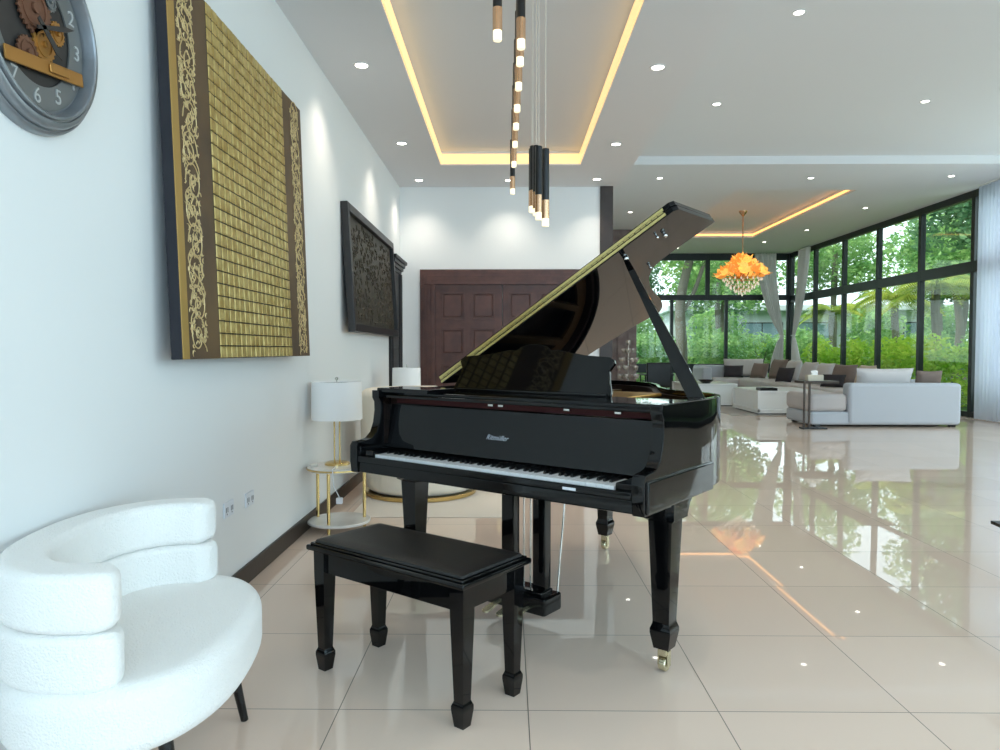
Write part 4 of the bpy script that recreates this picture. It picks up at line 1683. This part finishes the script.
def leaf_cloud(blobs, n, size, seed, aspect=.5):
    """many small leaf quads scattered through ellipsoid blobs"""
    q = random.Random(seed)
    t = bmesh.new()
    vol = [b[3] * b[4] * b[5] for b in blobs]
    for cx, cy, cz, rx, ry, rz in blobs:
        k = int(n * rx * ry * rz / sum(vol))
        for _ in range(k):
            while True:
                x, y, z = q.uniform(-1, 1), q.uniform(-1, 1), q.uniform(-1, 1)
                d = x * x + y * y + z * z
                if d < 1 and q.random() < .25 + .75 * d:
                    break
            p = Vector((cx + x * rx, cy + y * ry, cz + z * rz))
            a = Vector((q.uniform(-1, 1), q.uniform(-1, 1), q.uniform(-.6, .6))).normalized()
            b = a.cross(Vector((q.uniform(-1, 1), q.uniform(-1, 1), q.uniform(-1, 1)))).normalized()
            s = size * q.uniform(.6, 1.4)
            v = [t.verts.new(p - a * s), t.verts.new(p + b * s * aspect), t.verts.new(p + a * s), t.verts.new(p - b * s * aspect)]
            t.faces.new(v)
    mb = MB()
    mb._merge(t)
    return mb


def make_tree(name, label, loc, blobs, n, size, m, trunk, seed, group, cat='tree'):
    t = thing(name, label, cat, loc, 0, group)
    leaf_cloud(blobs, n, size, seed).build('foliage', m, t, smooth=0)
    if trunk:
        for path, r in trunk:
            pts = spline(path, 5)
            MB().tube(pts, [r * (1 - .55 * i / (len(pts) - 1)) for i in range(len(pts))], 10).build('trunk', M_bark, t)
    return t


def crown(h, rad, seed, n=9):
    """blobs of a crown that stays within rad of the trunk"""
    q = random.Random(seed)
    bl = [(0, 0, h, rad * .62, rad * .62, rad * .62)]
    for k in range(n):
        a = 2 * PI * k / n + q.uniform(-.2, .2)
        rb = rad * q.uniform(.32, .44)
        d = rad * .95 - rb
        bl.append((d * math.cos(a), d * math.sin(a), h + q.uniform(-.46, .5) * rad, rb, rb, rb * .85))
    return bl


TG = 'trees in the garden beyond the glass'
trunk3 = [([(0, 0, -1.2), (0, 0, -.1), (.1, 0, 1.5), (-.05, 0, 3), (.1, 0, 4.6)], .17), ([(0, 0, 2.0), (.4, 0, 3.2), (.9, .1, 4.6)], .08)]
kinds = [make_tree('garden_tree', 'leafy tree beyond the far window at its left by the panelled wall', (3.2, 27.4, 0), crown(4.4, 2.4, 1), 6200, .095, M_leaf_a, trunk3, 11, TG),
         make_tree('garden_tree', 'dense dark green tree high outside the nearest right windows', (13.0, 19.3, .8), crown(4.6, 2.4, 2), 6800, .10, M_leaf_b, trunk3[:1], 12, TG)]
# the thick grey trunk right behind the far window
tg = thing('garden_tree', 'tree with thick grey trunk right outside the far window', 'tree', (5.75, 23.75, 0), 0, TG)
MB().tube(spline([(0, 0, -.1), (.02, 0, 1.2), (-.05, 0, 2.6), (.1, 0, 3.6), (.4, .1, 4.6)], 5), [.21 - .004 * k for k in range(21)], 12).build('trunk', M_bark, tg)
MB().tube(spline([(0, 0, 2.4), (.35, 0, 3.0), (.7, 0, 4.0), (.8, 0, 4.6)], 5), .07, 8).build('branch', M_bark, tg)
leaf_cloud(crown(5.0, 1.85, 9), 3200, .085, 19).build('foliage', M_leaf_a, tg, smooth=0)
more = [(8.2, 28.0, 0, 'leafy tree beyond the far window, behind the chandelier'), (4.9, 33.0, 1, 'dark tree deep behind the thick grey trunk'),
        (0, 32.4, 0, 'leafy tree beyond the far window, hidden mostly by the panelled wall'), (9.9, 33.0, 1, 'dark tree standing behind the chandelier and tied curtains'),
        (14.9, 23.9, 0, 'light leafy tree seen through the middle right windows'), (13.4, 29.6, 0, 'leafy tree in the garden before the left windows of the neighbouring house'),
        (18.0, 28.4, 1, 'dark tree in the garden before the right windows of the neighbouring house'), (22.8, 26.9, 1, 'dark tree deep in the garden behind the second palm'),
        (19.8, 33.1, 0, 'pale leafy tree over the neighbouring house roof'), (22.0, 21.3, 1, 'dark tree farthest right in the garden, near the sheer curtain'),
        (17.6, 16.9, 0, 'broad leafy tree outside, behind the edge of the sheer curtain'), (24.9, 32.6, 0, 'farthest leafy tree, right of the neighbouring house roof'),
        (14.4, 11.4, 0, 'leafy tree outside the right windows, beyond the photo edge'), (14.4, 5.0, 1, 'dark tree outside the windows beside the camera')]
for i, (x, y, k, lab) in enumerate(more):
    dup(kinds[k], (x, y, .4 * ((i * 7) % 3)), 1.3 * i + .7, lab)
# bushes filling the garden below the crowns
UG = 'leafy bushes between the garden trees'
ub = make_tree('garden_bush', 'leafy bush behind the palm nearest the sheer curtain', (14.1, 20.4, 0), [(0, 0, 1.0, 1.0, 1.0, 1.0), (.6, .4, 1.2, .6, .6, .7), (-.6, .2, 1.1, .6, .6, .7), (.1, -.6, 1.2, .6, .6, .7)],
               2200, .085, M_leaf_a, None, 36, UG, 'bush')
for i, (x, y, lab) in enumerate(((15.8, 27.0, 'leafy bush behind the second palm'), (16.9, 19.4, 'leafy bush at the sheer curtain edge of the windows'), (11.7, 28.4, 'leafy bush low in the right windows near the tied curtains'),
                                 (9.9, 24.4, 'leafy bush outside the far corner behind the tied curtains'), (7.4, 25.7, 'leafy bush low in the far window under the chandelier'),
                                 (3.6, 25.3, 'leafy bush low in the far window by the panelled wall'), (5.6, 27.6, 'leafy bush behind the thick grey trunk'),
                                 (9.8, 30.3, 'leafy bush in front of the pale house wall at its left'), (16.0, 30.8, 'leafy bush in front of the pale house windows'), (17.4, 24.6, 'leafy bush deep in the garden between the dark trees'))):
    dup(ub, (x, y, 0), 1.1 * i + .4, lab)
for i, (x, y, lab) in enumerate(((10.4, 36.2, 'tall leafy bush against the left part of the pale house'), (6.4, 36.4, 'tall leafy bush left of the pale house'),
                                 (22.0, 36.0, 'tall leafy bush at the right end of the pale house'), (2.4, 36.4, 'tall leafy bush far left beyond the far window'),
                                 (18.4, 36.2, 'tall leafy bush before the middle windows of the pale house'))):
    c = dup(ub, (x, y, 0), 2.1 * i + .9, lab)
    c.scale = (1.4, 1.4, 1.75)

# palms to the right
def palm(loc, h, seed, label, n=18, L=1.5):
    q = random.Random(seed)
    t = thing('palm_tree', label, 'palm', loc, 0, 'palms outside the right windows')
    MB().tube(spline([(0, 0, -.1), (.05, 0, h * .4), (0, .04, h * .8), (0, 0, h)], 6), .11, 10).build('trunk', M_bark, t)
    for k in range(n):
        a = 2 * PI * k / n + q.random() * .3
        el = q.uniform(.15, 1.05)
        dr = Vector((math.cos(a), math.sin(a), 0))
        sd = Vector((-dr.y, dr.x, 0))
        pts = []
        for i in range(13):
            s = i / 12
            pts.append(Vector((0, 0, h)) + dr * (L * s * math.cos(el * .7)) + Vector((0, 0, L * (s * math.sin(el) - .75 * s * s))))
        mb = MB()
        mb.tube(pts, [.014 - .01 * i / 12 for i in range(13)], 5)
        for i in range(1, 13):
            for s_ in (-1, 1):
                for f in (0, .5):
                    p = pts[i - 1].lerp(pts[i], f)
                    ll = .5 * math.sin(PI * (.1 + .85 * i / 12))
                    tip = p + sd * s_ * ll * .8 + dr * ll * .5 - Vector((0, 0, ll * .45))
                    w = dr * .03
                    mb.quad(p - w, p + w, tip + w * .3, tip - w * .3)
        mb.build('frond', M_palm, t, smooth=0)
    return t


palm((11.3, 19.0, 0), 2.9, 1, 'palm right outside the nearest full window bay')
palm((12.2, 22.65, 0), 2.9, 2, 'palm outside the second window bay from the curtain')
palm((11.6, 25.7, 0), 2.6, 3, 'palm before the neighbouring house', 16, 1.2)

# shrubs along the right glass and the far glass
shA = None
SG = 'shrubs below the windows outside'
q = random.Random(5)
shr = [(9.95 + q.uniform(-.05, .05), 14.0 + 1.95 * k, k) for k in range(5)] + [(9.95, 27.2, 6), (9.9, 12.3 - .2, 7)]
labs = ['bright shrub at the foot of the window nearest the sheer curtain', 'bright shrub second from the sheer curtain outside', 'bright shrub third from the sheer curtain outside',
        'bright shrub fourth from the sheer curtain outside', 'bright shrub fifth from the sheer curtain outside',
        'farthest bright shrub outside, before the neighbouring house', 'bright shrub outside behind the sheer curtain']
for i, (x, y, k) in enumerate(shr):
    if shA is None:
        shA = make_tree('garden_shrub', labs[0], (x, y, 0), [(0, 0, .6, .8, .8, .68), (.4, .4, 1.1, .5, .5, .45), (-.4, -.3, 1.05, .5, .5, .5)], 1900, .075, M_leaf_c, None, 31, SG, 'shrub')
    else:
        dup(shA, (x, y, 0), q.random() * 6, labs[i])
shB = make_tree('garden_shrub', 'green shrub outside the far window beside the panelled wall', (4.2, 23.0, 0), [(0, 0, .7, .8, .6, .75), (.3, 0, 1.3, .55, .5, .5), (-.4, 0, 1.2, .5, .5, .5)], 1900, .07, M_leaf_a, None, 33, SG, 'shrub')
for x, y, l in ((6.7, 22.9, 'green shrub outside the far window right of the grey trunk'), (8.4, 22.9, 'green shrub outside the far window behind the chandelier'),):
    dup(shB, (x, y, 0), q.random() * 6, l)

# hedge added out of view so floor and piano side reflect dark green
hg = thing('hedge', 'unseen hedge added outside the right windows to darken reflections', 'hedge', (10.6, 3.2, 0), 0)
leaf_cloud([(0, -6.0 + 1.5 * k, .95, .75, 1.1, 1.0) for k in range(9)], 9000, .09, 41).build('foliage', M_leaf_b, hg, smooth=0)
MB().box(-.45, .45, -6.5, 6.5, -.06, 1.6, .2, 2).build('stems', M_bark, hg)

# neighbouring house
hs = thing('neighbour_house', 'pale neighbouring house with wide windows beyond the garden', 'house', (17.0, 38.5, 0), R(-4))
MB().box(-8, 7, 0, 5, 0, 3.3).build('wall', M_house, hs)
MB().box(-8.4, 7.4, -.6, 5.4, 3.3, 3.6, .03).build('roof', M_house, hs)
for k in range(5):
    x = -7.2 + k * 2.8
    f = MB().box(x, x + 2.2, -.05, .02, .4, 2.7).build('window_frame', M_frame, hs)
    MB().box(x + .06, x + 1.07, -.07, -.05, .46, 2.64).build('pane', M_hglass, f)
    MB().box(x + 1.13, x + 2.14, -.07, -.05, .46, 2.64).build('pane', M_hglass, f)
